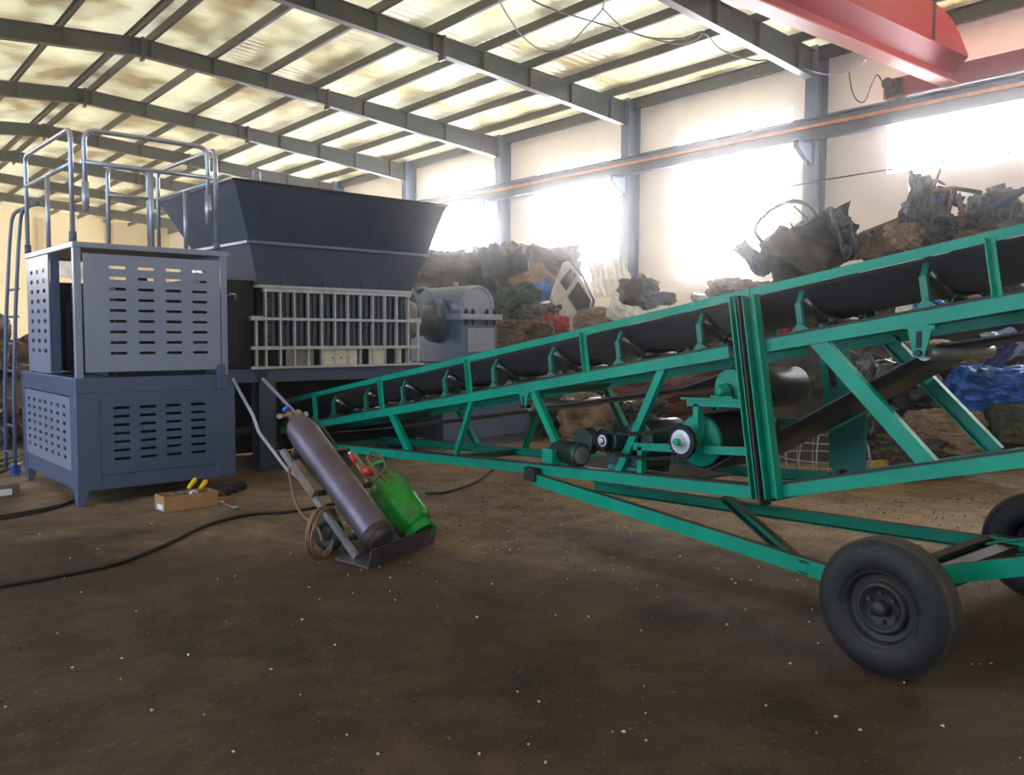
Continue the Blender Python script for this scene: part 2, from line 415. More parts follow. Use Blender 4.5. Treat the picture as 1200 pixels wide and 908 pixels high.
# crane runway along right wall
RX, RZ0, RZ1 = 17.25, 5.83, 6.28
struct(MB().ibeam((RX, 2, (RZ0+RZ1)/2), (RX, YF-1, (RZ0+RZ1)/2), .22, RZ1-RZ0, .018).bar((RX, 2, RZ1+.025), (RX, YF-1, RZ1+.025), .05, .05).build('crane_runway', M['run']))
struct(MB().box((RX-.16, 2, 6.06), (RX-.1, YF-1, 6.13)).build('conductor_bar', M['orange']))
for y in FR[:6]:
    mb = MB()
    for dy in (-.06, .06): mb.add([(17.6,y+dy-.008,5.35),(17.6,y+dy-.008,5.86),(17.05,y+dy-.008,5.86),(17.05,y+dy-.008,5.72),(17.6,y+dy+.008,5.35),(17.6,y+dy+.008,5.86),(17.05,y+dy+.008,5.86),(17.05,y+dy+.008,5.72)], [(0,1,2,3),(7,6,5,4),(0,4,5,1),(1,5,6,2),(2,6,7,3),(3,7,4,0)])
    mb.box((17.02, y-.12, 5.855), (17.6, y+.12, 5.878))
    struct(mb.build('crane_bracket', M['col']))

# ------------------------------------------------------------------ overhead crane
GY = 7.62
cr = empty('overhead_crane', (10, GY, 6.3), 0, 'red overhead travelling crane spanning the hall under the roof', 'crane')
prof = [(-.13,0),(.13,0),(.13,.02),(.012,.02),(.012,.22),(.28,.46),(.28,1.12),(-.28,1.12),(-.28,.46),(-.012,.22),(-.012,.02),(-.13,.02)]
def gpro(k): return [(a, min(b, k)) for a, b in prof]
mb = MB(); zb = 6.28
secs = [(-3.5, 1.12), (15.5, 1.12), (15.9, 1.08), (16.25, .98), (16.55, .82), (16.8, .62), (16.95, .5)]
for i in range(len(secs)-1):
    mb.extrude((secs[i][0], GY, zb), (secs[i+1][0], GY, zb), gpro(secs[i][1]), (0,0,1), gpro(secs[i+1][1]))
mb.build('girder', M['crane'], cr)
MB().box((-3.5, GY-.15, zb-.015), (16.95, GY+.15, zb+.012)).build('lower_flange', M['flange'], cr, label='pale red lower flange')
for x in (9.5, 12.5, 15.55): MB().box((x-.05, GY-.29, zb+.48), (x+.05, GY-.278, zb+1.12)).build('joint_strip', M['brownsteel'], cr)
et = MB().box((17.1, 5.6, 6.34), (17.4, 9.05, 6.72)).build('end_truck', M['craneb'], cr, bevel=.01)
for y in (5.9, 8.75): MB().lathe([(0,-.05),(.14,-.05),(.14,.05),(0,.05)], (17.25, y, 6.42), (1,0,0), 20).build('wheel', M['black'], et)
m_ = MB().cyl((17.0, 8.8, 6.55), (16.75, 8.8, 6.55), .11, n=16).cbox((17.05, 8.8, 6.52), (.12, .3, .3)).build('drive_motor', M['black'], cr)

# cables slung under the roof
def cable(pts, r, name, label, m=M['wire'], cat='cable', n=7, group=None):
    return tag(MB().tube(spline(pts, n), r, 6).build(name, m), label, cat, group)
def R(px, py):
    f = 1007.6; return CAMM @ V(((px-600)/f, -(py-454)/f, -1))
yaw, pit, rol = map(math.radians, (39.244, 3.591, .301))
fw = V((math.sin(yaw)*math.cos(pit), math.cos(yaw)*math.cos(pit), -math.sin(pit))); rt = V((math.cos(yaw), -math.sin(yaw), 0)); up_ = rt.cross(fw)
r2 = rt*math.cos(rol)+up_*math.sin(rol); u2 = -rt*math.sin(rol)+up_*math.cos(rol)
CAMM = Matrix((r2, u2, -fw)).transposed()
CAM = V((0, 0, 1.55))
def onz(px, py, z): d = R(px, py); return CAM+d*((z-1.55)/d.z)
def onx(px, py, x): d = R(px, py); return CAM+d*(x/d.x)
def ony(px, py, y): d = R(px, py); return CAM+d*(y/d.y)
def at(px, py, dep): return CAM+R(px, py)*dep     # depth along the view axis, metres
cable([onz(px, py, 7.95) for px, py in ((575,-22),(590,10),(612,42),(638,60),(664,54),(690,28),(706,10),(708,-12))], .018, 'power_cable', 'black cable sagging in a U from the purlins near the ceiling centre')
cable([onz(px, py, 7.9) for px, py in ((610,-8),(640,8),(690,24),(735,37),(790,51),(815,46),(824,38))], .018, 'power_cable', 'long black cable running from the ceiling top towards the right')
cable([onz(px, py, 7.85) for px, py in ((706,10),(730,32),(760,44),(800,45),(824,38),(845,58),(880,70),(905,70))], .018, 'power_cable', 'black cable looping below the purlins beside the red crane')
cable([onx(px, py, 17.3) for px, py in ((905,72),(940,80),(975,88),(1000,80),(1015,70))], .015, 'power_cable', 'grey cable hanging by the right column top', M['galv'])
cable([onx(px, py, 17.4) for px, py in ((995,84),(998,105),(1005,118),(1014,118),(1022,98),(1028,88),(1034,96))], .015, 'power_cable', 'thin cable loop hanging left of the crane end truck')
cable([onx(px, py, 17.5) for px, py in ((880,228),(960,212),(1060,196),(1200,176))], .015, 'wall_wire', 'thin wire strung along the right wall below the windows')


# ------------------------------------------------------------------ machine frame
P0 = V((1.784, 8.202, 0)); RZM = .0403
cab = empty('drive_cabinet', P0, RZM, 'blue-grey slotted steel cabinet with open cage and pipe railings on top', 'cabinet')
LOC = dict(local=True)
def slots(w, h, xs, ys, L, hh): return [(x, y, L, hh) for x in xs for y in ys]
W0, D0 = 1.445, 2.0
# base housing skin
mb = MB()
mb.box((.01,.012,.134),(W0,.05,.27)); mb.box((0,0,1.0),(W0,.06,1.138)); mb.box((0,.0,.134),(.2,.05,1.0)); mb.box((1.25,0,.134),(W0,.05,1.0))
mb.box((0,.05,.134),(.05,.2,1.0)); mb.box((0,.06,.97),(.06,D0,1.138)); mb.box((0,1.86,.134),(.05,D0,1.0)); mb.box((.012,.2,.134),(.05,1.86,.3))
mb.box((W0-.05,.05,.134),(W0,D0,1.138)); mb.box((0,D0-.05,.134),(W0,D0,1.138)); mb.box((.05,.06,1.10),(W0-.05,D0-.05,1.13))
mb.build('base_housing', M['blue'], cab, local=True, bevel=.006)
for x, y in ((.0,.0),(0,D0-.2),(W0-.16,.6),(W0-.16,D0-.2)):
    MB().add([(x,y,0),(x+.05,y,0),(x+.05,y+.09,0),(x,y+.09,0),(x,y,.14),(x+.09,y,.14),(x+.09,y+.14,.14),(x,y+.14,.14)], [(0,3,2,1),(4,5,6,7),(0,1,5,4),(1,2,6,5),(2,3,7,6),(3,0,4,7)]).build('foot', M['blue'], cab, local=True)
fp = slots(0, 0, [.305+.0735+i*.2328 -.2 for i in range(4)], [.402-.272+j*.0768 for j in range(7)], .147, .026)
MB().slotted((.2,.012,.272), (1,0,0), (0,0,1), 1.05, .728, fp, .012).build('front_panel', M['blue'], cab, local=True)
lp = slots(0, 0, [.24+.2/2+i*.2167-.12 for i in range(7)], [.405-.3+j*.0768 for j in range(7)], .1, .034)
MB().slotted((.018,1.9,.3), (0,-1,0), (0,0,1), 1.7, .66, [(1.9-1.72+i*.218, .105+j*.0768, .1, .034) for i in range(7) for j in range(7)], .012).build('side_panel', M['bluelt'], cab, local=True)
MB().box((.12,.18,.15),(W0-.1,D0-.12,1.08)).build('inner_lining', M['inside'], cab, local=True)
MB().cbox((1.3,-.02,1.12),(.07,.05,.22)).cbox((1.3,.02,1.2),(.1,.06,.08)).build('hinge_bracket', M['blue'], cab, local=True, bevel=.006)
# upper cage
CZ0, CZ1, CU, CV = 1.138, 2.326, 1.39, 1.7
for (x, y) in ((.04,.02),(CU-.04,.02),(.04,CV-.06),(CU-.04,CV-.06)):
    MB().box((x-.03,y-.02,CZ0),(x+.03,y+.04,CZ1-.03)).build('cage_post', M['bluelt'], cab, local=True, bevel=.004)
MB().box((.0,-.02,CZ1-.05),(CU+.01,.03,CZ1)).box((0,.03,CZ1-.05),(.05,CV,CZ1)).box((CU-.04,.03,CZ1-.05),(CU+.01,CV,CZ1)).box((0,CV-.05,CZ1-.05),(CU,CV,CZ1)).build('deck_frame', M['bluelt'], cab, local=True, bevel=.005)
MB().box((.05,.03,CZ1-.03),(CU-.04,CV-.05,CZ1-.008)).build('deck_plate', M['navy'], cab, local=True)
fs = [(.03+.0735+.18+i*.2465-.0, 1.355-1.19+j*.0955, .147, .026) for i in range(4) for j in range(9)]
MB().slotted((.085,.0,1.19), (1,0,0), (0,0,1), CU-.17, 1.04, fs, .01).build('cage_front_panel', M['bluelt'], cab, local=True)
ls = [(.13+i*.235, .21+j*.0955, .1, .04) for i in range(3) for j in range(9)]
MB().slotted((.02,1.6,1.15), (0,-1,0), (0,0,1), .76, 1.12, ls, .012).build('cage_side_panel', M['bluelt'], cab, local=True)
MB().box((.03,.82,1.15),(.1,.86,2.27)).build('cage_mullion', M['blue'], cab, local=True)
# dark slotted unit inside the cage
MB().slotted((.35,1.55,1.14), (0,-1,0), (0,0,1), 1.35, .72, [(.3+i*.4, .1+j*.095, .26, .02) for i in range(3) for j in range(6)], .02).box((.38,.1,1.14),(1.2,1.55,2.0)).build('inner_unit', M['black'], cab, local=True)
for x, y in ((.7,.45), (.9,1.1)): MB().cyl((x,y,2.0),(x,y,2.1),.08,n=14).build('valve_block', M['black'], cab, local=True)
MB().box((.1,1.62,1.14),(1.25,1.66,2.05)).build('cage_back_panel', M['black'], cab, local=True)
# railings
pr = .021
def pipe(pts, r=pr, rad=.09): return MB().tube(fillet(pts, rad, 5), r, 10)
RT = 3.30
def rail(a, b, mid=True, post=True, name='railing'):
    a = V(a); b = V(b); z0, z1 = 2.326, RT
    mb = MB()
    mb.tube(fillet([(a.x,a.y,z0),(a.x,a.y,z1),(b.x,b.y,z1),(b.x,b.y,z0)], .1, 6), pr, 10)
    o = mb.build(name, M['galv'], cab, local=True)
    if mid: MB().tube([(a.x,a.y,3.0),(b.x,b.y,3.0)], pr, 10).build('mid_rail', M['galv'], o, local=True)
    if post:
        m = (a+b)/2; MB().tube([(m.x,m.y,z0),(m.x,m.y,3.0)], pr, 10).build('rail_post', M['galv'], o, local=True)
    for q in (a, b): MB().cyl((q.x,q.y,z0),(q.x,q.y,z0+.09),.032,n=10).build('rail_socket', M['blue'], o, local=True)
rail((.03,1.68,0), (.03,.07,0)); 
# front rail drops its left leg half-way (slip joint) and stands on its right leg
o = MB().tube(fillet([(.13,.03,2.62),(.13,.03,RT),(1.22,.03,RT),(1.22,.03,2.58)], .1, 6), pr, 10).build('railing', M['galv'], cab, local=True)
MB().tube([(.1,.03,3.02),(1.25,.03,3.02)], pr, 10).build('mid_rail', M['galv'], o, local=True)
MB().tube([(.69,.03,2.326),(.69,.03,3.02)], pr, 10).build('rail_post', M['galv'], o, local=True)
for x in (.13, 1.22): MB().cyl((x,.03,2.6),(x,.03,2.85),.03,n=10).build('slip_joint', M['galv'], o, local=True)
rail((1.31,.06,0), (1.31,1.62,0))
rail((.80,1.66,0), (1.22,1.66,0), True, False)
# ladder at the far left corner
LDR = [(-.07,2.05,.05),(-.06,2.05,.9),(-.02,2.05,1.8),(.03,2.05,2.5),(.06,2.03,2.82),(.16,1.8,2.86)]
for dv in (0, .42):
    MB().tube(fillet([(x,y+dv,z) for x, y, z in LDR], .1, 4), .02, 8).build('ladder_rail', M['blue'], cab, local=True)
for k in range(7): MB().cyl((-.065+.013*k,2.05,.25+k*.29),(-.065+.013*k,2.47,.25+k*.29),.014,n=8).build('rung', M['blue'], cab, local=True)

# ------------------------------------------------------------------ shredder
sh = empty('industrial_shredder', P0, RZM, 'large slate-blue industrial shredder with wide hopper and silver ribbed chamber', 'shredder')
F0 = .9
mb = MB()
mb.chan((1.46,F0,1.065),(6.6,F0,1.065),.1,.145,.02, flip=-1); mb.chan((1.46,2.3,1.065),(6.6,2.3,1.065),.1,.145,.02)
for x in (2.15, 4.2, 6.55): mb.bar((x,F0,1.06),(x,2.3,1.06),.12,.13)
mb.box((1.46,F0+.02,1.12),(6.6,2.3,1.138))
mb.build('platform_frame', M['blue'], sh, local=True)
for x, y in ((2.22,1.0),(2.22,2.2),(4.55,2.2),(6.4,1.05),(6.4,2.2)):
    MB().ibeam((x,y,0),(x,y,1.0),.2,.2,.016,up=(0,1,0)).box((x-.15,y-.15,0),(x+.15,y+.15,.02)).build('leg', M['navy'], sh, local=True)
# right base enclosure (slotted)
MB().slotted((4.75,F0+.1,.12), (1,0,0), (0,0,1), 1.95, .62, [(.3+i*.33, .5, .2, .02) for i in range(5)], .012).box((4.75,F0+.12,.0),(6.7,F0+.16,.12)).box((4.75,F0+.112,.74),(6.7,2.25,.78)).box((4.75,F0+.12,.12),(4.77,2.25,.74)).box((6.68,F0+.12,.12),(6.7,2.25,.74)).build('motor_enclosure', M['gear'], sh, local=True)
MB().box((1.5,2.2,0.02),(6.6,2.22,1.0)).box((4.3,1.0,.0),(4.32,2.2,1.0)).build('shade_plate', M['black'], sh, local=True)  # added black plates, standing in for the shade under the platform
MB().bar((1.46,1.75,.37),(2.6,1.75,.37),.16,.08).build('lower_beam', M['navy'], sh, local=True)
# chamber
mb = MB().box((2.16,F0+.12,1.14),(4.16,2.2,2.1)); mb.build('crushing_chamber', M['black'], sh, local=True)
MB().box((1.5,F0+.06,1.14),(2.1,2.2,2.12)).box((1.6,F0+.03,1.2),(1.9,F0+.06,2.05)).build('bearing_housing', M['black'], sh, local=True, bevel=.01)
MB().tube(fillet([(1.78,F0+.03,1.92),(1.78,F0-.02,1.96),(1.86,F0-.02,1.96),(1.86,F0+.03,1.9)], .03), .01, 6).build('lifting_lug', M['silver'], sh, local=True)
GU0, GU1, GZ1 = 2.19, 4.13, 2.03
g = .018
for k in range(12):
    x = 2.205+k*(4.12-2.205)/11
    MB().box((x-g*.6,F0-.02,1.15),(x+g*.6,F0+.03,GZ1)).build('grate_bar', M['silver'], sh, local=True)
for k in range(11):
    x = 2.205+(k+.5)*(4.12-2.205)/11
    MB().box((x-.05,F0+.03,1.38),(x+.045,F0+.13,2.0)).box((x-.012,F0+.0,1.38),(x+.012,F0+.04,2.0)).build('chamber_rib', M['navy'], sh, local=True)
for (a, b, z, hh) in ((2.17,4.15,2.02,.035),(2.02,4.31,1.70,.03),(2.02,4.31,1.375,.036),(2.02,4.35,1.155,.026)):
    MB().box((a,F0-.035,z-hh/2),(b,F0+.02,z+hh/2)).build('grate_rail', M['silver'], sh, local=True)
for x, z1 in ((2.09,1.7),(4.27,1.7)): MB().box((x-.015,F0-.02,1.15),(x+.015,F0+.02,z1)).build('grate_post', M['silver'], sh, local=True)
MB().box((2.03,F0-.03,1.68),(2.17,F0+.05,1.73)).box((4.13,F0-.03,1.68),(4.31,F0+.05,1.73)).build('side_lug', M['silver'], sh, local=True)
for a, b in ((2.93,3.38),(3.55,3.78),(2.45,2.8),(3.98,4.02)):
    MB().box((a,F0+.0,1.17),(b,F0+.02,1.355)).build('cover_plate', M['cream'] if a > 2.6 else M['steel'], sh, local=True)
for x in (3.05,3.16,3.27): MB().cyl((x,F0-.002,1.25),(x,F0+.003,1.25),.012,n=10).build('bolt_hole', M['inside'], sh, local=True)
for x in (2.27, ): 
    for z in (1.95,1.75,1.66,1.5,1.42): MB().cyl((x-.03,F0-.03,z),(x-.03,F0,z),.014,n=8).build('grate_bolt', M['black'], sh, local=True)
# hopper: two tapered tiers
def ring(u0,u1,v0,v1,z): return [(u0,v0,z),(u1,v0,z),(u1,v1,z),(u0,v1,z)]
def tier(a, b, t=.012):
    mb = MB(); mb.add(a+b, [(i,(i+1)%4,4+(i+1)%4,4+i) for i in range(4)])
    c = [(x+(t if i in (0,3) else -t), y+(t if i < 2 else -t), z) for i, (x, y, z) in enumerate(a)]
    d = [(x+(t if i in (0,3) else -t), y+(t if i < 2 else -t), z) for i, (x, y, z) in enumerate(b)]
    mb.add(c+d, [((i+1)%4,i,4+i,4+(i+1)%4) for i in range(4)]); mb.add(b+d, [(i,(i+1)%4,4+(i+1)%4,4+i) for i in range(4)])
    return mb
rA, rB, rC = ring(2.12,4.16,F0,2.2,2.06), ring(1.98,4.34,.8,2.38,2.53), ring(1.67,4.40,.46,2.62,3.12)
tier(rA, rB).build('hopper_lower', M['navy'], sh, local=True)
hu = tier(rB, rC).build('hopper_upper', M['navy'], sh, local=True)
mb = MB()
for z, R_, w, h in ((2.53, rB, .05, .03), (2.062, rA, .045, .03)):
    for i in range(4): mb.bar(R_[i], R_[(i+1)%4], w, h)
    mb.build('hopper_flange', M['gear'] if z > 2.3 else M['silver'], sh, local=True); mb = MB()
for i in range(4): mb.bar(rC[i], rC[(i+1)%4], .03, .02)
mb.build('hopper_rim', M['black'], sh, local=True)
MB().bar((2.0,.62,2.83),(1.98,.8,2.55),.02,.02).bar((1.85,1.3,3.1),(2.0,1.25,2.55),.02,.015).build('hopper_seam', M['navy'], sh, local=True)
for k in range(7):
    x = 2.4+k*.265
    MB().add([(x-.01,F0-.03,2.08),(x-.01,F0+.02,2.08),(x-.01,F0-.035,2.24),(x+.01,F0-.03,2.08),(x+.01,F0+.02,2.08),(x+.01,F0-.035,2.24)], [(0,1,2),(5,4,3),(0,3,4,1),(1,4,5,2),(2,5,3,0)]).build('gusset', M['navy'], sh, local=True)
MB().tube(fillet([(1.9,.5,3.1),(1.9,.5,3.24),(1.97,.5,3.24),(1.97,.5,3.1)], .03), .012, 8).build('lifting_ring', M['galv'], sh, local=True)
# coupling and gearbox
AX, AZ = 1.5, 1.72
MB().lathe([(0,0),(.26,0),(.26,.0),(.26,.1),(.26,.1),(.22,.11),(.22,.14),(.27,.15),(.27,.36),(.27,.36),(.25,.38),(.25,.42),(.25,.42),(.21,.43),(.21,.75),(0,.75)], (4.16,AX,AZ), (1,0,0), 40).build('coupling', M['couple'], sh, local=True)
gx0, gx1, gv0, gv1 = 5.0, 5.62, .92, 2.1
gb = MB().box((gx0,gv0,1.14),(gx1,gv1,1.74)).build('gearbox', M['gear'], sh, local=True, bevel=.02)
def arch(n=14):
    return [(gx0+.02,1.8)]+[(5.31-.29*math.cos(PI*k/n), 1.86+.34*math.sin(PI*k/n)) for k in range(n+1)]+[(gx1-.02,1.8)]
A_ = arch(); n_ = len(A_)
mb = MB().add([(a,gv0+.06,b) for a, b in A_]+[(a,gv1-.06,b) for a, b in A_], [(i,(i+1)%n_,n_+(i+1)%n_,n_+i)[::-1] for i in range(n_)]+[tuple(range(n_)), tuple(range(n_,2*n_))[::-1]])
mb.build('gearbox_dome', M['gear'], gb, local=True, bevel=.012)
MB().box((gx0-.05,gv0-.05,1.73),(gx1+.06,gv1+.05,1.81)).build('gearbox_flange', M['gearlt'], gb, local=True, bevel=.008)
MB().box((gx0+.1,gv0-.015,1.3),(gx1-.06,gv0,1.62)).build('gearbox_cover', M['gearlt'], gb, local=True, bevel=.008)
MB().add([(a,gv0+.03,b) for a, b in A_]+[(a,gv0+.062,b) for a, b in A_], [(i,n_+i,n_+(i+1)%n_,(i+1)%n_)[::-1] for i in range(n_)]+[tuple(range(n_)), tuple(range(n_,2*n_))[::-1]]).build('dome_face', M['gearlt'], gb, local=True)
MB().tube([(a*.86+5.31*.14,gv0+.022,1.84+(b-1.8)*.86) for a, b in A_[1:-1]], .014, 6).build('dome_rib', M['gearlt'], gb, local=True)
for x in (5.06,5.18,5.42,5.56):
    MB().cyl((x,gv0-.02,1.66),(x,gv0-.02,1.88),.018,n=8).cyl((x,gv0-.02,1.81),(x,gv0-.02,1.85),.032,n=6).build('flange_bolt', M['black'], gb, local=True)
MB().lathe([(0,0),(.3,0),(.3,0),(.3,.08),(.3,.08),(.24,.12),(0,.12)], (gx0+.02,AX,AZ), (-1,0,0), 32).build('hub_cover', M['gear'], gb, local=True)
# guard hoops over the coupling
for x in (4.42, 4.72):
    MB().extrude((x,AX,1.14),(x+.07,AX,1.14),[(.42*math.cos(PI*k/16),.62+.42*math.sin(PI*k/16)) for k in range(17)]+[(.40*math.cos(PI*k/16),.62+.40*math.sin(PI*k/16)) for k in range(16,-1,-1)]).build('coupling_guard', M['gear'], sh, local=True)
MB().cyl((5.2,1.3,2.18),(5.2,1.3,2.25),.03,n=8).build('breather', M['gearlt'], gb, local=True)

# ------------------------------------------------------------------ belt conveyor
XN, XF = 4.25, 5.10
cv = empty('belt_conveyor', (4.68, 3.0, 0), 0, 'long green mobile belt conveyor climbing to the right on two rubber tyres', 'conveyor')
def zs(y): return 1.506+(3.023-y)*.1655         # stringer top
def zr(y): return 1.820+(3.013-y)*.1645         # guard rail top
def zc(y): return .669-(y-2.895)*.0553          # lower chord left of the mast
def zk(y): return .688+(2.833-y)*.2625          # lower chord right of the mast
T = M['teal']; TD = M['tealdark']; YH, YT = -.9, 9.5
inc = V((0, -1, .1655)).normalized(); nrm = V((0, .1655, 1)).normalized()
for X, s, mt in ((XN, 1, T), (XF, -1, T)):
    MB().chan((X,YT,zs(YT)-.037),(X,3.16,zs(3.16)-.037),.05,.072,.008,up=nrm,flip=-s).build('stringer', mt, cv)
    MB().chan((X,2.9,zs(2.9)-.037),(X,YH,zs(YH)-.037),.05,.072,.008,up=nrm,flip=-s).build('stringer', mt, cv)
    MB().ell((X,YT,zr(YT)),(X,3.03,zr(3.03)),.05,.05,.006,up=nrm,fx=-s).build('guard_rail', mt, cv)
    MB().ell((X,3.02,zr(3.02)),(X,YH,zr(YH)),.05,.05,.006,up=nrm,fx=-s).build('guard_rail', mt, cv)
    MB().chan((X,8.6,zc(8.6)-.037),(X,2.96,zc(2.96)-.037),.05,.075,.008,flip=-s).build('lower_chord', mt, cv)
    MB().chan((X,2.84,zk(2.84)-.037),(X,YH,zk(YH)-.037),.05,.075,.008,flip=-s).build('lower_chord', mt, cv)
    if s > 0:      # dark bars laid along the upper flange edges
        for f_z, ya, yb, dz in ((zs, YT, 3.16, .006), (zs, 2.9, YH, .006), (zc, 8.6, 2.96, .006), (zk, 2.84, YH, .006)):
            MB().bar((X+.022,ya,f_z(ya)+dz),(X+.022,yb,f_z(yb)+dz),.052,.014).build('dark_flange_edge', M['brownsteel'], cv)
    # two-piece mast with a splice plate between, its dark tone standing for shade
    top = V((X,3.07,1.775)); bot = V((X,2.88,.60)); d = top-bot
    MB().chan(bot+V((0,.045,0)), top+V((0,.045,0)),.05,.045,.008,up=(0,1,0),flip=s).build('mast', mt, cv)
    MB().chan(bot+V((0,-.075,.02)), top+V((0,-.075,.0)),.06,.085,.008,up=(0,1,0),flip=s).build('mast', mt, cv)
    q0 = bot+V((-.02*s,-.012,-.03)); q1 = top+V((-.02*s,-.012,.0))
    MB().bar(q0, q1, .10, .012, (0,1,0)).build('splice_flange', M['brownsteel'], cv)
    for y in (8.55, 7.16, 5.75, 4.37, 1.68, .3):
        p = V((X,y,zs(y)+.0)); q = V((X,y+.045,zr(y+.045)-.03))
        MB().ell(p, q, .04,.035,.006,up=(0,1,0),fx=s).build('guard_post', mt, cv)
def brace(X, y0, z0, y1, z1, w=.055, s=1, m=T):
    p = V((X,y0,z0)); q = V((X,y1,z1))
    MB().chan(p, q, .045, w, .007, up=(0,1,0), flip=s).build('brace', m, cv)
for X, s in ((XN+.012, 1), (XF-.012, -1)):
    brace(X, 7.05, zs(7.05)-.06, 6.74, zc(6.74)-.01, .07, s)
    brace(X, 5.76, zs(5.76)-.06, 6.01, zc(6.01)-.01, .04, s)
    brace(X, 4.99, zs(4.99)-.06, 4.59, zc(4.59)-.01, .055, s)
    brace(X, 3.69, zs(3.69)-.06, 4.08, zc(4.08)-.01, .055, s)
    brace(X, 2.60, zs(2.60)-.05, 1.96, zk(1.96)-.01, .085, s)
    brace(X, .9, zs(.9)-.05, 1.5, zk(1.5)-.01, .06, s)
# cross members and the plate between the trusses
for y, z in ((8.5,zc(8.5)-.04),(6.2,zc(6.2)-.04),(4.4,zc(4.4)-.04),(2.9,.62),(1.2,zk(1.2)-.04),(7.6,zs(7.6)-.06),(5.0,zs(5.0)-.06),(.5,zs(.5)-.06)):
    MB().chan((XN+.01,y,z),(XF-.01,y,z),.05,.06,.007).build('cross_member', TD, cv)
MB().box((XF-.05,2.72,.70),(XF-.03,2.96,1.22)).build('drive_plate', TD, cv)
MB().bar((XF-.03,2.95,.98),(XF-.03,3.6,.96),.05,.05).build('drive_beam', TD, cv)
# idlers
def idler(y):
    b = V((0,y,zs(y))); 
    def P(x, h): return V((x, y, zs(y)))+nrm*h
    o = MB().add([P(XN+.005,0)+V((0,.06,.0))+inc*0, P(XN+.005,0)+V((0,-.06,.02)), P(XN+.055,0)+V((0,-.06,.02)), P(XN+.055,0)+V((0,.06,0)), P(XN+.005,.06), P(XN+.055,.06)], [(0,1,4),(3,5,2),(0,4,5,3),(1,2,5,4),(0,3,2,1)])
    o.extrude(P(XN+.03,.03), P(XN+.03,.17), [(-.014,-.018),(.014,-.018),(.014,.018),(-.014,.018)], up=(0,1,0)); o.extrude(P(XN+.03,.165), P(XN+.075,.235), [(-.009,-.015),(.009,-.015),(.009,.013),(-.009,.013)], up=(0,1,0))
    o.extrude(P(XF-.03,.0), P(XF-.03,.17), [(-.02,-.028),(.02,-.028),(.02,.028),(-.02,.028)], up=(0,1,0)); o.extrude(P(XF-.03,.165), P(XF-.055,.245), [(-.012,-.024),(.012,-.024),(.012,.02),(-.012,.02)], up=(0,1,0))
    o.bar(P(XN,.012), P(XF,.012), .05,.03).bar(P(4.5,.01), P(4.5,.08), .03,.02,(0,1,0)).bar(P(4.85,.01), P(4.85,.08), .03,.02,(0,1,0))
    f = o.build('idler_bracket', TD, cv)
    r = .036
    MB().cyl(P(4.315,.205), P(4.49,.085), r, n=14).build('roller', M['roller'], f)
    MB().cyl(P(4.51,.075), P(4.84,.075), r, n=14).build('roller', M['roller'], f)
    MB().cyl(P(4.86,.085), P(5.035,.205), r, n=14).build('roller', M['roller'], f)
for i in range(14): idler(8.21-.69*i)
# belt: troughed carrying run, S-drive around two drums, flat return run
secA = [(4.305,.262),(4.33,.25),(4.48,.135),(4.52,.12),(4.83,.12),(4.87,.135),(5.02,.25),(5.045,.262)]
mb = MB(); ys = [YT+.1-.4*i for i in range(27)]; n = len(secA); th = .012
vs = []
for y in ys:
    b = V((0,y,zs(y)))
    for x, h in secA: vs.append(V((x,y,zs(y)))+nrm*h)
    for x, h in secA: vs.append(V((x,y,zs(y)))+nrm*(h-th))
fs = []
for i in range(len(ys)-1):
    o0 = i*2*n; o1 = o0+2*n
    for k in range(n-1):
        fs += [(o0+k,o0+k+1,o1+k+1,o1+k),(o0+n+k,o1+n+k,o1+n+k+1,o0+n+k+1)]
    fs += [(o0,o1,o1+n,o0+n),(o0+n-1,o0+2*n-1,o1+2*n-1,o1+n-1)]
mb.add(vs, fs, True); belt = mb.build('belt', M['rubber'], cv)
def strip(path, name):
    mb = MB(); vs = []
    for (y, z) in path: vs += [(4.36,y,z),(5.0,y,z),(4.36,y,z-.012),(5.0,y,z-.012)]
    fs = []
    for i in range(len(path)-1):
        a = 4*i; b = a+4; fs += [(a,a+1,b+1,b),(a+2,b+2,b+3,a+3),(a,b,b+2,a+2),(a+1,a+3,b+3,b+1)]
    mb.add(vs, fs, True); return mb.build(name, M['rubber'], belt)
DY, DZ, DR = 3.44, .878, .165      # drive drum
BY, BZ, BR = 3.20, 1.225, .11      # bend pulley
arc = lambda cy, cz, r, a0, a1, n=14: [(cy+r*math.cos(math.radians(a0+(a1-a0)*i/n)), cz+r*math.sin(math.radians(a0+(a1-a0)*i/n))) for i in range(n+1)]
strip([(YH+.3, zs(YH+.3)-.165), (1.98, zs(1.98)-.17)]+arc(DY, DZ, DR+.012, 243, 432, 30)+arc(BY, BZ, BR+.012, 252, 96, 16)+[(3.6,zs(3.6)-.20),(5.6,zs(5.6)-.19),(7.6,zs(7.6)-.17),(YT,zs(YT)-.10)], 'return_belt')
dd = MB().lathe([(0,0),(DR,0),(DR,0),(DR,.62),(DR,.62),(0,.62)], (4.37,DY,DZ), (1,0,0), 40).build('drive_drum', M['brownsteel'], cv)
MB().lathe([(0,0),(DR-.012,0),(DR,.012),(DR,.03),(0,.03)], (4.335,DY,DZ), (1,0,0), 40).build('drum_disc', T, dd, label='green drum end disc')
bp = MB().lathe([(0,0),(BR,0),(BR,0),(BR,.62),(BR,.62),(0,.62)], (4.37,BY,BZ), (1,0,0), 28).build('bend_pulley', M['brownsteel'], cv)
MB().lathe([(0,0),(BR+.005,0),(BR+.005,0),(BR+.005,.02),(0,.02)], (4.34,BY+.01,BZ), (1,0,0), 28).build('pulley_disc', T, bp)
MB().lathe([(0,0),(.03,0),(.03,.05),(0.05,.05),(.05,.07),(0,.07)], (4.25,BY+.03,BZ-.02), (1,0,0), 16).cbox((4.29,BY+.02,BZ-.06),(.05,.16,.03)).build('pulley_bearing', T, bp)
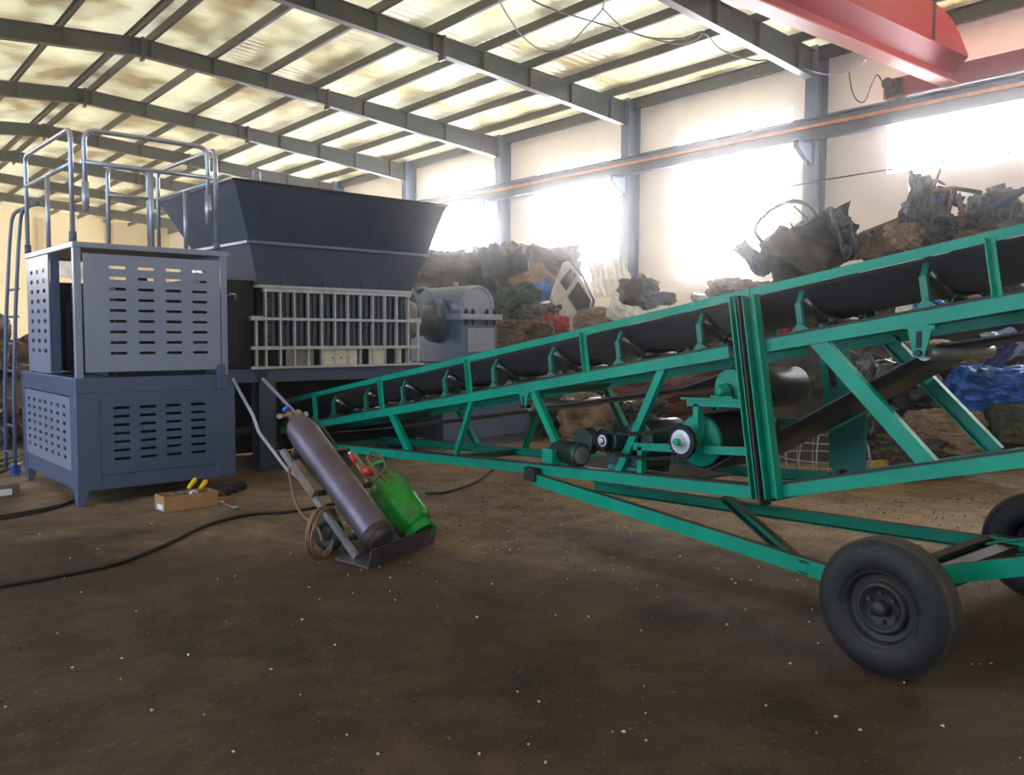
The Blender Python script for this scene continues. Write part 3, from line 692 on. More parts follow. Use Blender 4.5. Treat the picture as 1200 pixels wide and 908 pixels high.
# drum support frame hanging off the mast
mb = MB()
mb.chan((XN,3.0,1.145),(XN,3.47,1.125),.05,.045,.007,flip=1); mb.chan((XN,3.40,1.12),(XN,3.40,.88),.05,.04,.007,up=(0,1,0)); mb.chan((XN,3.0,.865),(XN,3.92,.80),.05,.05,.007,flip=1); mb.chan((XN,3.86,.80),(XN,3.86,zc(3.86)),.05,.04,.007,up=(0,1,0))
mb.bar((XN+.02,3.5,1.15),(XN+.02,3.05,1.165),.09,.012)
mb.build('drum_frame', T, cv)
SY, SZ = 3.432, .888               # sprocket on the drum shaft
def gear(c, r, t, teeth):
    pts = []
    for k in range(teeth*4):
        rr = r if k % 4 in (0, 1) else r*.88; a = 2*PI*k/(teeth*4); pts.append((rr*math.cos(a), rr*math.sin(a)))
    return MB().extrude(c, V(c)+V((t,0,0)), pts)
spk = gear((4.15,SY,SZ), .098, .02, 22).build('sprocket', M['chain'], cv)
MB().lathe([(.075,0),(.03,0),(.03,-.02),(0,-.02)], (4.149,SY,SZ), (1,0,0), 20).build('sprocket_hub', M['silver'], spk)
MB().cyl((4.1,SY,SZ),(4.4,SY,SZ),.022,n=10).build('drum_shaft', T, spk)
GYc, GZc = 4.11, .826
sp2 = gear((4.15,GYc,GZc), .06, .02, 14).build('sprocket', M['chain'], cv)
MB().lathe([(.04,0),(.02,0),(.02,-.015),(0,-.015)], (4.149,GYc,GZc), (1,0,0), 16).build('sprocket_hub', M['silver'], sp2)
# chain as beads of links
path = []
for k in range(11):
    t = k/10; y = SY+.02+(GYc-SY)*t; path.append((y, SZ+.10+(GZc+.063-SZ-.1)*t-.035*math.sin(PI*t)))
path += [(GYc+.063*math.cos(a), GZc+.063*math.sin(a)) for a in (1.1,.5,0,-.5,-1.1)]
for k in range(11):
    t = 1-k/10; y = SY+.02+(GYc-SY)*t; path.append((y, SZ-.10+(GZc-.063-SZ+.1)*t-.03*math.sin(PI*t)))
path += [(SY-.1*math.cos(a), SZ-.1*math.sin(a)) for a in (1.1,.5,0,-.5,-1.1)]
mb = MB().tube([(4.16,y,z) for y, z in path], .014, 6, closed=True)
L_ = 0
for i in range(len(path)):
    a = V((4.16,)+path[i]); b = V((4.16,)+path[(i+1)%len(path)]); k = max(1, int((b-a).length/.028))
    for j in range(k):
        c = a+(b-a)*(j/k); mb.bar(c-V((.016,0,0)), c+V((.016,0,0)), .018, .03, (b-a).normalized())
mb.build('drive_chain', M['chain'], cv)
# reducer, pulley wheel and motor on the lower chord
rd = MB().cbox((4.45,4.05,.76),(.3,.34,.24)).cyl((4.24,GYc,GZc),(4.14,GYc,GZc),.03,n=12).cyl((4.2,GYc,GZc),(4.45,GYc,GZc),.085,n=18).cyl((4.3,3.92,.84),(4.7,3.92,.84),.13,n=18).cyl((4.5,3.7,.8),(4.8,3.7,.8),.11,n=18).build('reducer', M['motor'], cv, bevel=.012)
MB().lathe([(0,0),(.10,0),(.10,0),(.09,.02),(.10,.04),(.09,.06),(.10,.08),(.10,.08),(0,.08)], (4.32,4.48,.77), (1,0,0), 28).build('belt_pulley', M['motor'], cv)
mo = MB().lathe([(0,0),(.075,0),(.085,.02),(.085,.05),(.085,.05),(.078,.05)]+[q for k in range(8) for q in ((.078,.06+k*.03),(.085,.06+k*.03),(.085,.075+k*.03),(.078,.075+k*.03))]+[(.078,.31),(.05,.32),(0,.32)], (4.27,4.43,.68), (.12,1,.0), 26, smooth=False).build('motor', M['motor'], cv)
MB().lathe([(0,-.004),(.06,-.004),(.065,-.001)], (4.27,4.43,.68), (.12,1,0), 24).build('fan_cowl', M['steel'], mo)
MB().cbox((4.21,4.69,.655),(.09,.11,.11)).cbox((4.163,4.69,.655),(.01,.08,.08)).build('terminal_box', M['teal'], mo, bevel=.008)
MB().box((4.26,3.65,zc(4.2)-.03),(5.0,4.8,zc(4.2)-.015)).box((4.3,3.9,.6),(4.36,4.2,.645)).box((4.55,3.9,.6),(4.6,4.2,.645)).box((4.28,4.5,.58),(4.36,4.72,.61)).build('motor_base', TD, cv)
# return idler hangers and rollers
for y in (5.05, 2.02):
    z = zs(y)-.07; k = 1 if y > 3 else 1.25
    h = MB().box((XN-.012,y-.06*k,z-.02),(XN+.03,y+.06*k,z+.0))
    h.add([(XN-.01,y-.05*k,z-.01),(XN-.01,y+.05*k,z-.01),(XN-.01,y+.02*k,z-.13*k),(XN-.01,y-.02*k,z-.13*k),(XN+.0,y-.05*k,z-.01),(XN+.0,y+.05*k,z-.01),(XN+.0,y+.02*k,z-.13*k),(XN+.0,y-.02*k,z-.13*k)], [(0,1,2,3),(7,6,5,4),(0,4,5,1),(1,5,6,2),(2,6,7,3),(3,7,4,0)])
    o = h.build('roller_hanger', T, cv)
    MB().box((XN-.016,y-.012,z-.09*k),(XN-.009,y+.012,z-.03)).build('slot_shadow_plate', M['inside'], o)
    MB().cyl((XN-.03,y,z-.11*k),(XN+.05,y,z-.11*k),.016,n=10).build('hanger_bolt', M['chain'], o)
    MB().cyl((XN+.05,y,z-.11*k),(XF-.04,y,z-.11*k),.04,n=18).build('return_roller', M['steel'], o)
MB().lathe([(0,0),(.15,0),(.15,0),(.15,.7),(.15,.7),(0,.7)], (4.33,YT-.02,zs(YT)-.0), (1,0,0), 28).build('tail_pulley', M['brownsteel'], cv)
MB().lathe([(0,0),(.14,0),(.14,0),(.14,.7),(.14,.7),(0,.7)], (4.33,YH+.15,zs(YH+.15)-.02), (1,0,0), 28).build('head_pulley', M['brownsteel'], cv)
for x in (4.3, 5.05): MB().bar((x,8.5,zc(8.5)-.05),(x,8.5,0),.06,.06,(0,1,0)).build('tail_foot', TD, cv)
# undercarriage
def ub(p, q, h=.085, w=.05, flip=1, m=T, name='undercarriage_beam'):
    return MB().chan(p, q, w, h, .008, flip=flip).build(name, m, cv)
ub((4.2,4.92,.455),(4.0,2.25,.32), .085, .05, -1); ub((5.02,5.05,.29),(5.36,1.9,.34), .085, .05, 1)
ub((4.2,2.0,.345),(4.2,-.85,1.3), .085, .05, -1); ub((5.15,2.0,.345),(5.15,-.85,1.3), .085, .05, 1)
ub((5.22,3.9,.37),(4.02,2.45,.33), .07, .045, 1, T, 'undercarriage_brace'); ub((4.02,2.12,.33),(5.34,2.12,.345), .07, .06, 1, TD, 'undercarriage_brace')
for X in (4.2, 5.15): MB().cbox((X,4.9,.49),(.06,.12,.1)).build('pivot_lug', M['brownsteel'], cv)
WY = 1.905
MB().cyl((3.86,WY,.315),(5.5,WY,.315),.038,n=14).bar((4.0,WY,.36),(5.36,WY,.36),.09,.07).build('axle', M['brownsteel'], cv)
for X in (4.03, 5.33): MB().cbox((X,WY+.02,.35),(.06,.3,.08)).build('axle_bracket', T, cv)
def wheel(xo, s):
    """xo = outer face, s = +1 when the tyre lies towards +X from it"""
    w = empty('wheel', (xo, WY, 0)); w.parent = cv; w.location = (xo-4.68, WY-3.0, 0); WM[w] = Matrix.Translation((xo, WY, 0))
    R0, W = .318, .175
    pr_ = [(.165,.03),(.175,.012),(.2,.004),(.245,.0),(.275,.008),(.297,.022),(.308,.034)]
    pt = [(.308,.034),(.315,.045)]
    for k in range(4):
        a = .05+k*.02; pt += [(.318,a),(.318,a+.014),(.311,a+.016),(.311,a+.018)]
    pt += [(.318,.13),(.308,W-.034)]
    ax = (s,0,0); o = (xo, WY, R0-.003)
    ty = MB().lathe(pr_, o, ax, 56).lathe([(r, W-h) for r, h in pr_], o, ax, 56).lathe([(.165,.03),(.165,W-.03)], o, ax, 56).build('tyre', M['tyre'], w)
    tr = MB().lathe(pt, o, ax, 56, smooth=False).build('tread', M['tread'], w)
    rim = MB().lathe([(.172,.02),(.178,.014),(.178,.014),(.168,.012),(.160,.03),(.150,.045),(.150,.045),(.128,.05),(.122,.05),(.118,.03),(.108,.022),(.098,.024),(.09,.04),(.06,.05),(0,.052)], o, ax, 48).build('rim', M['rim'], w)
    hub = MB().lathe([(0,-.0),(.03,.0),(.036,.012),(.036,.05)], o, ax, 20).build('hub', M['rim'], w)
    for k in range(6):
        a = 2*PI*k/6+.4; c = V((xo+s*.034, WY+.066*math.cos(a), R0+.066*math.sin(a)))
        MB().cyl(c, c+V((s*.02,0,0)), .011, n=6).build('wheel_nut', M['rim'], w)
    return w
wheel(3.69, 1); wheel(5.69, -1)

# ------------------------------------------------------------------ gas cart
ob, ot = V((2.965,5.10,.185)), V((2.815,6.10,.92)); oa = (ot-ob).normalized()
cart = empty('cylinder_cart', (3.05, 5.1, 0), 0, 'rusty two-wheeled gas cylinder cart tilted back on the dirt floor', 'cart')
side = oa.cross(V((0,0,1))).normalized(); back = -(side.cross(oa)).normalized()      # side: to the right of the cart; back: under the cylinders
if back.z > 0: back = -back
def cp(s, l, b): return ob+side*s+oa*l+back*b
toe = MB()
a, b_, c, d = V((2.79,4.90,.0)), V((3.53,5.23,.0)), V((3.42,5.47,.03)), V((2.68,5.14,.03))
h1 = V((0,0,.15))
toe.add([a,b_,c,d,a+h1*.1,b_+h1*.1,c+h1*.1,d+h1*.1], [(0,3,2,1),(4,5,6,7),(0,1,5,4),(1,2,6,5),(2,3,7,6),(3,0,4,7)])
toe.add([a,b_,b_+V((.02,-.02,.13)),a+V((.02,-.02,.13)),a+V((0,.012,0)),b_+V((0,.012,0)),b_+V((.02,-.008,.13)),a+V((.02,-.008,.13))],[(0,1,2,3),(7,6,5,4),(0,4,5,1),(1,5,6,2),(2,6,7,3),(3,7,4,0)])
toe.build('toe_plate', M['rust'], cart)
RS0, RS1 = -.16, .42
for nm, q in (('frame_rail', RS0),):
    MB().bar(cp(q,-.08,.12), cp(q,1.0,.12), .03, .045, back).build(nm, M['wood'] if False else M['steel'], cart)
MB().bar(cp(.40,-.02,.12), cp(.40,.9,.12), .03, .045, back).build('frame_rail', M['steel'], cart)
for l in (.1,.55,.95): MB().bar(cp(RS0,l,.135), cp(.40,l,.135), .04,.02, oa).build('cross_bar', M['rust'], cart)
MB().bar(cp(RS0-.01,.5,.08), cp(RS0-.01,.82,.08), .05,.07, back).build('wood_block', M['wood'], cart, label='grey wooden block')
pj = lambda px, py, dep: at(px, py, dep)
hl = [cp(RS0,.7,.12), pj(338,552,6.65), pj(303,506,7.1), pj(297,488,7.2), pj(273,444,7.55)]
MB().tube(hl, .014, 8).build('handle', M['galv'], cart, label='bent steel handle tube on the left')
hr = [cp(.12,1.05,.14), pj(352,490,7.0), pj(308,444,7.6)]
MB().tube(hr, .014, 8).build('handle', M['galv'], cart, label='straight steel handle tube behind the cylinder valve')
for X_, in ((2.52,),):
    pass
for ct in (pj(383,626,6.1), pj(383,626,6.1)+V((.55,.25,0))):
    ct.z = .13; w = MB().lathe([(.05,.0),(.09,-.012),(.125,0),(.13,.02),(.125,.04),(.09,.052),(.05,.04)], ct, (.91,.41,0), 26, closed=True).lathe([(0,.01),(.05,.0),(.05,.04),(0,.03)], ct, (.91,.41,0), 16).build('wheel', M['tyre'], cart)
# oxygen bottle
oc = empty('oxygen_cylinder', ob, 0, 'tall rusty brown-violet gas cylinder leaning back on the cart', 'gas cylinder')
r = .116
pf = [(0,-.10),(.085,-.10),(.105,-.085),(r,-.06),(r,-.06),(r,1.02),(r,1.02),(.113,1.07),(.10,1.12),(.075,1.165),(.045,1.19),(.035,1.2),(.035,1.2),(.035,1.24)]
MB().lathe(pf, ob, oa, 40).build('cylinder_body', M['rust'], oc)
MB().lathe([(r+.002,-.07),(r+.004,-.068),(r+.004,-.0),(r+.002,.0)], ob, oa, 40).build('foot_ring', M['brownsteel'], oc)
vt = ob+oa*1.25
vv = MB().cyl(vt-oa*.03, vt+oa*.05, .02, n=12).cyl(vt-side*.09, vt+side*.12, .014, n=10).build('valve', M['brass'], oc)
MB().cyl(vt+oa*.05, vt+oa*.08, .032, n=14).build('valve_wheel', M['bluepl'], vv, label='blue valve wheel')
for q in (vt-side*.1, vt+side*.13, vt+side*.08+oa*.03): MB().lathe([(0,0),(.021,0),(.021,.018),(0,.018)], q, V((-.3,-1,.2)), 16, smooth=False).build('gauge', M['steel'], vv)
# propane bottle
gb0, gt0 = V((3.37,5.19,.125)), V((3.30,5.62,.46)); ga = (gt0-gb0).normalized()
pc = empty('propane_cylinder', gb0, 0, 'short bright green gas bottle with rusty top lying on the cart toe', 'gas cylinder')
r = .145
pf = [(0,.0),(.08,.0),(.12,.02),(r-.004,.06),(r,.1),(r,.24),(r+.004,.25),(r+.004,.26),(r,.27),(r,.41),(.135,.45),(.11,.49),(.07,.515),(.03,.525),(.03,.56),(0,.56)]
MB().lathe(pf, gb0, ga, 40).build('bottle_body', M['lpg'], pc)
MB().lathe([(.105,-.05),(.113,-.05),(.113,.03),(.105,.03)], gb0, ga, 32, closed=True).build('foot_ring', M['lpgb'], pc)
mb = MB()
for k in range(3):
    a = 2*PI*k/3+.6; o1 = ga.orthogonal().normalized(); o2 = ga.cross(o1); dd_ = o1*math.cos(a)+o2*math.sin(a)
    mb.tube([gb0+ga*.48+dd_*.09, gb0+ga*.62+dd_*.095], .012, 6)
mb.lathe([(.085,.6),(.105,.6),(.105,.63),(.085,.63)], gb0, ga, 24, closed=True); mb.build('collar', M['lpgb'], pc)
gv = gb0+ga*.58
MB().cyl(gv-ga*.03, gv+ga*.06, .018, n=10).cyl(gv, gv+side*.08, .013, n=8).build('valve', M['brass'], pc)
# torch with red handles, hoses
def thing_mesh(mb, name, m, label, cat, group=None): return tag(mb.build(name, m), label, cat, group)
tq = empty('cutting_torch', at(424,556,6.1), 0, 'gas torch with two red grips resting beside the green bottle', 'torch')
t0, t1 = at(411,533,6.2), at(427,558,6.1)
MB().tube([t0, t1], .008, 8).build('torch_tube', M['brass'], tq)
MB().tube([t0, t0+(t1-t0)*.35], .017, 8).build('grip', M['red'], tq); MB().tube([at(426,549,6.1), at(437,556,6.1)], [.03,.022], 10).build('grip', M['red'], tq)
MB().tube([t0, t0-(t1-t0)*.12], .012, 8).build('nozzle', M['silver'], tq)
MB().tube([t1, at(431,566,6.05)], .012, 8).build('torch_body', M['brass'], tq)
def coil(c, r, n, tilt, seed, thick, nm, m, label):
    rr = random.Random(seed); pts = []
    for k in range(n*10):
        a = 2*PI*k/10; q = r*(1+.12*rr.uniform(-1,1)); p = V((q*math.cos(a), .012*k/10*1.5+rr.uniform(-.01,.01), q*math.sin(a)*1.1)); pts.append(Matrix.Rotation(tilt,3,'Z') @ p + V(c))
    return thing_mesh(MB().tube(spline(pts, 3), thick, 6), nm, m, label, 'hose')
cc = at(383,626,5.95); cc.z = .17
coil(cc, .155, 3, .5, 3, .011, 'gas_hose', M['hose'], 'brown gas hose coiled round the cart wheel')
thing_mesh(MB().tube(spline([at(*q) for q in ((352,494,7.0),(345,525,6.7),(339,545,6.5),(343,575,6.3),(352,600,6.2),(372,618,6.1),(378,634,6.0))], 6), .011, 6), 'gas_hose', M['hose'], 'brown gas hose hanging from the cart handle down its left side', 'hose')
thing_mesh(MB().tube(spline([at(*q) for q in ((366,489,6.95),(378,500,6.9),(392,520,6.8),(405,536,6.6),(412,540,6.5),(402,552,6.4),(396,534,6.4),(409,527,6.3))], 6), .011, 6), 'gas_hose', M['hoseb'], 'dark gas hose running from the brown cylinder valve to the torch', 'hose')
thing_mesh(MB().tube(spline([at(*q) for q in ((452,565,6.15),(438,548,6.1),(431,537,6.15),(437,530,6.2),(447,536,6.2),(452,548,6.15),(440,560,6.1))], 6), .009, 6), 'gas_hose', M['hose'], 'tan hose looping above the green bottle valve', 'hose')
def gnd(px, py, z=.015): return onz(px, py, z)
thing_mesh(MB().tube(spline([gnd(*q) for q in ((-20,690),(60,676),(130,662),(190,640),(240,616),(290,603),(335,600),(362,596),(392,590))], 6), .014, 6), 'floor_cable', M['hoseb'], 'long black cable lying across the dirt floor on the left', 'cable')
thing_mesh(MB().tube(spline([gnd(*q) for q in ((498,578),(520,577),(545,570),(562,562),(575,552),(582,548))], 6), .014, 6), 'floor_cable', M['hoseb'], 'short black cable curving on the floor right of the green bottle', 'cable')
thing_mesh(MB().tube(spline([gnd(*q) for q in ((-20,608),(30,600),(70,592),(88,586),(60,596),(20,604),(-20,612))], 6), .013, 6), 'floor_cable', M['hoseb'], 'dark cable loop at the foot of the cabinet corner', 'cable')

# ------------------------------------------------------------------ tool box and small things
p0, p1 = gnd(193,601,0), gnd(258,592,0); dx = (p1-p0); dx.z = 0; Lx = .52; ang = math.atan2(dx.y, dx.x)
cb = empty('cardboard_box', p0, ang, 'open cardboard box of tools on the floor before the cabinet', 'box')
bw, bd, bh, t = .48, .22, .135, .006
MB().box((0,0,0),(bw,t,bh)).box((0,bd-t,0),(bw,bd,bh)).box((0,0,0),(t,bd,bh)).box((bw-t,0,0),(bw,bd,bh)).box((0,0,0),(bw,bd,t)).build('carton', M['card'], cb, local=True)
MB().box((-.002,.04,.015),(0,.16,.06)).build('sticker', M['paper'], cb, local=True, label='white paper sticker')
MB().add([(bw,0,bh),(bw,bd,bh),(bw+.08,bd,bh-.06),(bw+.08,0,bh-.06),(bw,0,bh-.004),(bw,bd,bh-.004),(bw+.08,bd,bh-.064),(bw+.08,0,bh-.064)], [(0,1,2,3),(7,6,5,4),(0,3,7,4),(1,5,6,2),(2,6,7,3)]).build('flap', M['card'], cb, local=True)
mx = Matrix.Translation(p0) @ Matrix.Rotation(ang, 4, 'Z')
def tool(name, a, b, r, hm, label, cat, extra=None):
    a = mx @ V(a); b = mx @ V(b); d = b-a
    o = empty(name, a, 0, label, cat)
    MB().tube([a+d*.55, a+d*.62, a+d*.92, b], [r*.8, r, r*1.15, r*.7], 10).build('handle', hm, o)
    MB().tube([a, a+d*.56], r*.38, 8).build('shaft', M['galv'], o)
    return o
tool('screwdriver', (.16,.1,.06), (.34,.14,.245), .02, M['yellow'], 'yellow-handled screwdriver sticking up from the box, the left one', 'screwdriver')
tool('screwdriver', (.26,.08,.06), (.43,.12,.22), .02, M['yellow'], 'yellow-handled screwdriver sticking up from the box, the right one', 'screwdriver')
o = empty('paint_roll', mx @ V((.28,.06,.1)), 0, 'white tape roll lying on the tools in the box', 'tape'); MB().lathe([(.02,0),(.038,0),(.038,.03),(.02,.03)], mx @ V((.27,.06,.115)), (.3,-1,.3), 18, closed=True).build('roll', M['white'], o)
o = empty('pliers', mx @ V((.17,.1,.1)), 0, 'grey pliers lying in the box beside the tape', 'pliers')
MB().bar(mx @ V((.1,.1,.12)), mx @ V((.25,.12,.15)), .05,.03).cyl(mx @ V((.17,.08,.13)), mx @ V((.17,.13,.14)), .02,n=10).build('jaws', M['steel'], o); MB().tube([mx @ V((.08,.12,.1)), mx @ V((.15,.12,.15)), mx @ V((.24,.1,.16))], .012,8).build('handle', M['black'], o)
a, b = gnd(247,588,.02), gnd(263,588,.02)
o = empty('hammer', a, 0, 'white stick with red tip on the floor right of the box', 'tool'); MB().tube([a,b],.012,8).build('shaft', M['white'], o); MB().tube([b,b+(b-a)*.25],.016,8).build('tip', M['red'], o)
o = empty('spanner', gnd(262,590), 0, 'small steel spanner on the floor below the red tip', 'spanner')
a, b = gnd(263,590,.012), gnd(275,595,.012); MB().bar(a,b,.02,.01).build('shaft', M['galv'], o); MB().lathe([(.014,0),(.03,0),(.03,.012),(.014,.012)], b, (0,0,1), 16, closed=True).build('ring_end', M['galv'], o)
# dark glove beside them
mb = MB()
for i, (px, py) in enumerate(((262,580),(272,576),(280,573))): mb.lathe([(0,0),(.07,.0),(.085,.03),(.06,.07),(.0,.085)], gnd(px,py,0), (0,0,1), 9, smooth=True)
gl = thing_mesh(mb, 'work_glove', M['inside'], 'crumpled dark work glove on the floor behind the spanner', 'glove')
pq = Matrix.Translation(P0) @ Matrix.Rotation(RZM, 4, 'Z') @ V((2.08,1.76,.412))
o = empty('carton', pq, RZM, 'small brown carton on the dark beam under the shredder platform', 'box')
MB().box((-.11,-.07,0),(.11,.08,.13)).build('carton_body', M['card'], o, local=True, bevel=.004); MB().cbox((.0,.0,.14),(.08,.06,.03)).build('packing', M['white'], o, local=True)
# far left floor items
for i, (a, b) in enumerate((((-20,553),(30,536)),((-20,562),(36,538)),((-20,546),(26,532)))):
    thing_mesh(MB().tube([gnd(*a,.03+.02*i), gnd(*b,.05+.03*i)], .02, 8), 'steel_rod', M['brownsteel'], 'dark steel rod on the floor left of the cabinet, %s of three' % ('middle','nearest','farthest')[i], 'rod', 'rods left of the cabinet')
p = gnd(19,557,0); o = empty('paint_can', p, 0, 'small blue can on the floor left of the cabinet foot', 'can')
MB().lathe([(0,0),(.05,0),(.052,.005),(.05,.01),(.05,.11),(.052,.115),(.04,.12),(0,.12)], p, (0,0,1), 18).build('can_body', M['bluepl'], o); MB().lathe([(.035,.12),(.035,.13),(0,.13)], p, (0,0,1), 16).build('lid', M['white'], o)
p = gnd(4,582,0); o = empty('wooden_box', p, .2, 'low brown wooden box at the left edge of the floor', 'box')
MB().box((-.5,-.12,0),(.1,.15,.13)).build('box_body', M['wood'], o, local=True, bevel=.004); MB().box((-.1,-.125,.03),(.03,-.12,.09)).build('paper_label', M['paper'], o, local=True)

# ------------------------------------------------------------------ scrap
def sm(t): t = max(0, min(1, t)); return t*t*(3-2*t)
HT = [(20,2.4),(30,2.6),(33,2.4),(36,1.5),(39,1.7),(45,1.4),(50,1.45),(54,1.8),(58,2.2),(62,2.25),(66,2.15),(72,2.2),(90,2.2)]
def hmax(th):
    for (a, x), (b, y) in zip(HT, HT[1:]):
        if th <= b: return x+(y-x)*max(0, (th-a)/(b-a))
    return HT[-1][1]
def mound(x, y):
    s = min((x+y)*.7071-10.5, x-8.7)
    if y > 26: s *= max(0, 1-(y-26)/8)
    h = hmax(math.degrees(math.atan2(x, max(y, .1))))*sm(s/3.0)
    n_ = noise.noise(V((x*.9, y*.9, 3)))*.25+noise.noise(V((x*2.5, y*2.5, 7)))*.12+abs(noise.noise(V((x*5, y*5, 1))))*.1
    return max(-.05, h*(1+n_)-.02)
scr = {k: mat('scrap_'+k, c, r, m, c2, s, .9, .25, 14, lo=.4, hi=.62) for k, (c, r, m, c2, s) in dict(
    grey=((92,94,100), .36, .6, (58,52,50), 3.5), dark=((46,48,56), .38, .45, (78,72,70), 3.5), steel=((120,124,134), .32, .75, (74,70,70), 4),
    blue=((58,76,118), .42, .3, (60,58,62), 3), brightblue=((44,98,176), .42, .1, (38,70,120), 2.5), rust=((112,86,72), .75, .1, (76,62,56), 4),
    brown=((92,82,76), .75, .1, (60,54,52), 4), tan=((152,126,106), .8, 0, (104,84,70), 4), maroon=((88,40,42), .5, .1, (60,44,40), 3),
    red=((158,40,44), .45, .1, (110,36,36), 3), white=((222,220,212), .5, 0, (176,170,160), 3), green=((64,86,74), .5, .2, (44,50,48), 3),
    purple=((52,54,120), .4, .3, (40,42,80), 3), yellow=((190,158,60), .6, 0, (130,104,50), 4), olive=((70,74,58), .6, .1, (50,48,40), 4), lightblue=((148,166,196), .45, .2, (110,120,140), 3)).items()}
gm = mat('scrap_fines', (78,72,68), .8, .1, (50,46,46), 3, .9, .5, 12)
def heap(name, x0, x1, y0, y1, st, fn, label, cat):
    nx = int((x1-x0)/st); ny = int((y1-y0)/st); vs = []; fs = []
    for i in range(nx+1):
        for j in range(ny+1):
            x = x0+i*st; y = y0+j*st; vs.append((x, y, fn(x, y)))
    for i in range(nx):
        for j in range(ny):
            a = i*(ny+1)+j; q = (a, a+ny+1, a+ny+2, a+1)
            if max(vs[k][2] for k in q) > 0: fs.append(q)
    return tag(MB().add(vs, fs).build(name, gm), label, cat, kind='stuff')
heap('scrap_heap', 8.6, 17.6, 1.0, 34, .22, mound, 'loose shredded scrap and dirt heaped along the right wall', 'scrap heap')
def lmound(x, y):
    h = 2.1*sm((y-12.6)/3.0)*sm((3.4-x)/2.2)*sm((27-y)/4)*sm((x+4.3)/.8)
    return max(-.05, h*(1+noise.noise(V((x, y, 5)))*.4+noise.noise(V((x*3, y*3, 2)))*.15)-.02)
heap('scrap_heap', -4.3, 3.6, 12, 27, .22, lmound, 'dark scrap heap behind the left side of the cabinet', 'scrap heap')

def crush(c, size, seed, m, name='crushed_metal', label=None, cat='scrap', rot=None, n=12, amp=.32, group=None, bx=.62):
    """a crumpled lump of sheet metal: a folded, dented shell"""
    rr = random.Random(seed); off = V((rr.uniform(0,99), rr.uniform(0,99), rr.uniform(0,99)))
    Rm = Matrix.Rotation(rot[2] if rot else rr.uniform(0,6), 3, 'Z') @ Matrix.Rotation(rot[1] if rot else rr.uniform(-.6,.6), 3, 'Y') @ Matrix.Rotation(rot[0] if rot else rr.uniform(-.6,.6), 3, 'X')
    sx, sy, sz = size; mb = MB(); idx = {}; vs = []; fs = []
    def vert(p):
        k = tuple(round(q, 4) for q in p)
        if k not in idx:
            p = V(p); q = p.normalized(); p = p*bx+q*(1.12-bx)
            nn = noise.noise(p*1.3+off)*.55
            rd = (1-abs(noise.noise(p*2.6+off)))*.5+(1-abs(noise.noise(p*5.3+off*2)))*.22-.42
            vd = noise.voronoi(p*1.7+off)[0]; vd2 = noise.voronoi(p*4.1+off)[0]
            rd += (vd[1]-vd[0])*.55-.2+(vd2[1]-vd2[0])*.28-.08
            fine = noise.noise(p*9+off)*.10+(.5-abs(noise.noise(p*11-off)))*.10
            p = p*(1+amp*(nn+rd*1.2)+fine*amp)
            p += V((noise.noise(p*3+off), noise.noise(p*3-off), noise.noise(p*3+off*3)))*amp*.35
            idx[k] = len(vs); vs.append(Rm @ V((p.x*sx/2, p.y*sy/2, p.z*sz/2))+V(c))
        return idx[k]
    for ax in range(3):
        for sg in (-1, 1):
            for i in range(n):
                for j in range(n):
                    q = []
                    for di, dj in ((0,0),(1,0),(1,1),(0,1)):
                        p = [0,0,0]; p[ax] = sg; p[(ax+1)%3] = -1+2*(i+di)/n; p[(ax+2)%3] = -1+2*(j+dj)/n; q.append(vert(p))
                    fs.append(tuple(q if sg > 0 else q[::-1]))
    mb.add(vs, fs)
    return tag(mb.build(name, m), label, cat, group)
def sheet(c, w, h, seed, m, ux, uy, name='bent_sheet', label=None, cat='scrap', n=14, fold=.16, curl=.25, group=None, ribs=0, th=.012):
    """a bent panel spanned by ux, uy (world directions)"""
    rr = random.Random(seed); off = V((rr.uniform(0,99),)*3); ux = V(ux).normalized(); uy = V(uy).normalized(); nz = ux.cross(uy).normalized()
    vs = []; fs = []; m_ = n+1
    for sd in (0, 1):
        for i in range(m_):
            for j in range(m_):
                a, b = i/n-.5, j/n-.5
                e = 1+.18*noise.noise(V((a*3, b*3, 0))+off*2)
                d = fold*(1-2*abs(noise.noise(V((a*2.2, b*2.2, 0))+off)))*max(w,h)+.03*noise.noise(V((a*9, b*9, 1))+off)*max(w,h)+curl*(a*a*1.6-b*b)*max(w,h)
                if ribs: d += .018*math.sin(a*ribs*2*PI)
                vs.append(V(c)+ux*a*w*e+uy*b*h*e+nz*(d-th*sd))
    N_ = m_*m_
    for i in range(n):
        for j in range(n):
            q = (i*m_+j, (i+1)*m_+j, (i+1)*m_+j+1, i*m_+j+1); fs.append(q); fs.append(tuple(N_+k for k in q[::-1]))
    rim = [i*m_ for i in range(m_)]+[n*m_+j for j in range(1, m_)]+[i*m_+n for i in range(n-1, -1, -1)]+[j for j in range(n-1, 0, -1)]
    for k in range(len(rim)):
        a, b = rim[k], rim[(k+1) % len(rim)]; fs.append((a, N_+a, N_+b, b))
    return tag(MB().add(vs, fs).build(name, m), label, cat, group)
r_, u_, f_ = r2, u2, fw
def px_m(dep): return dep/1007.6
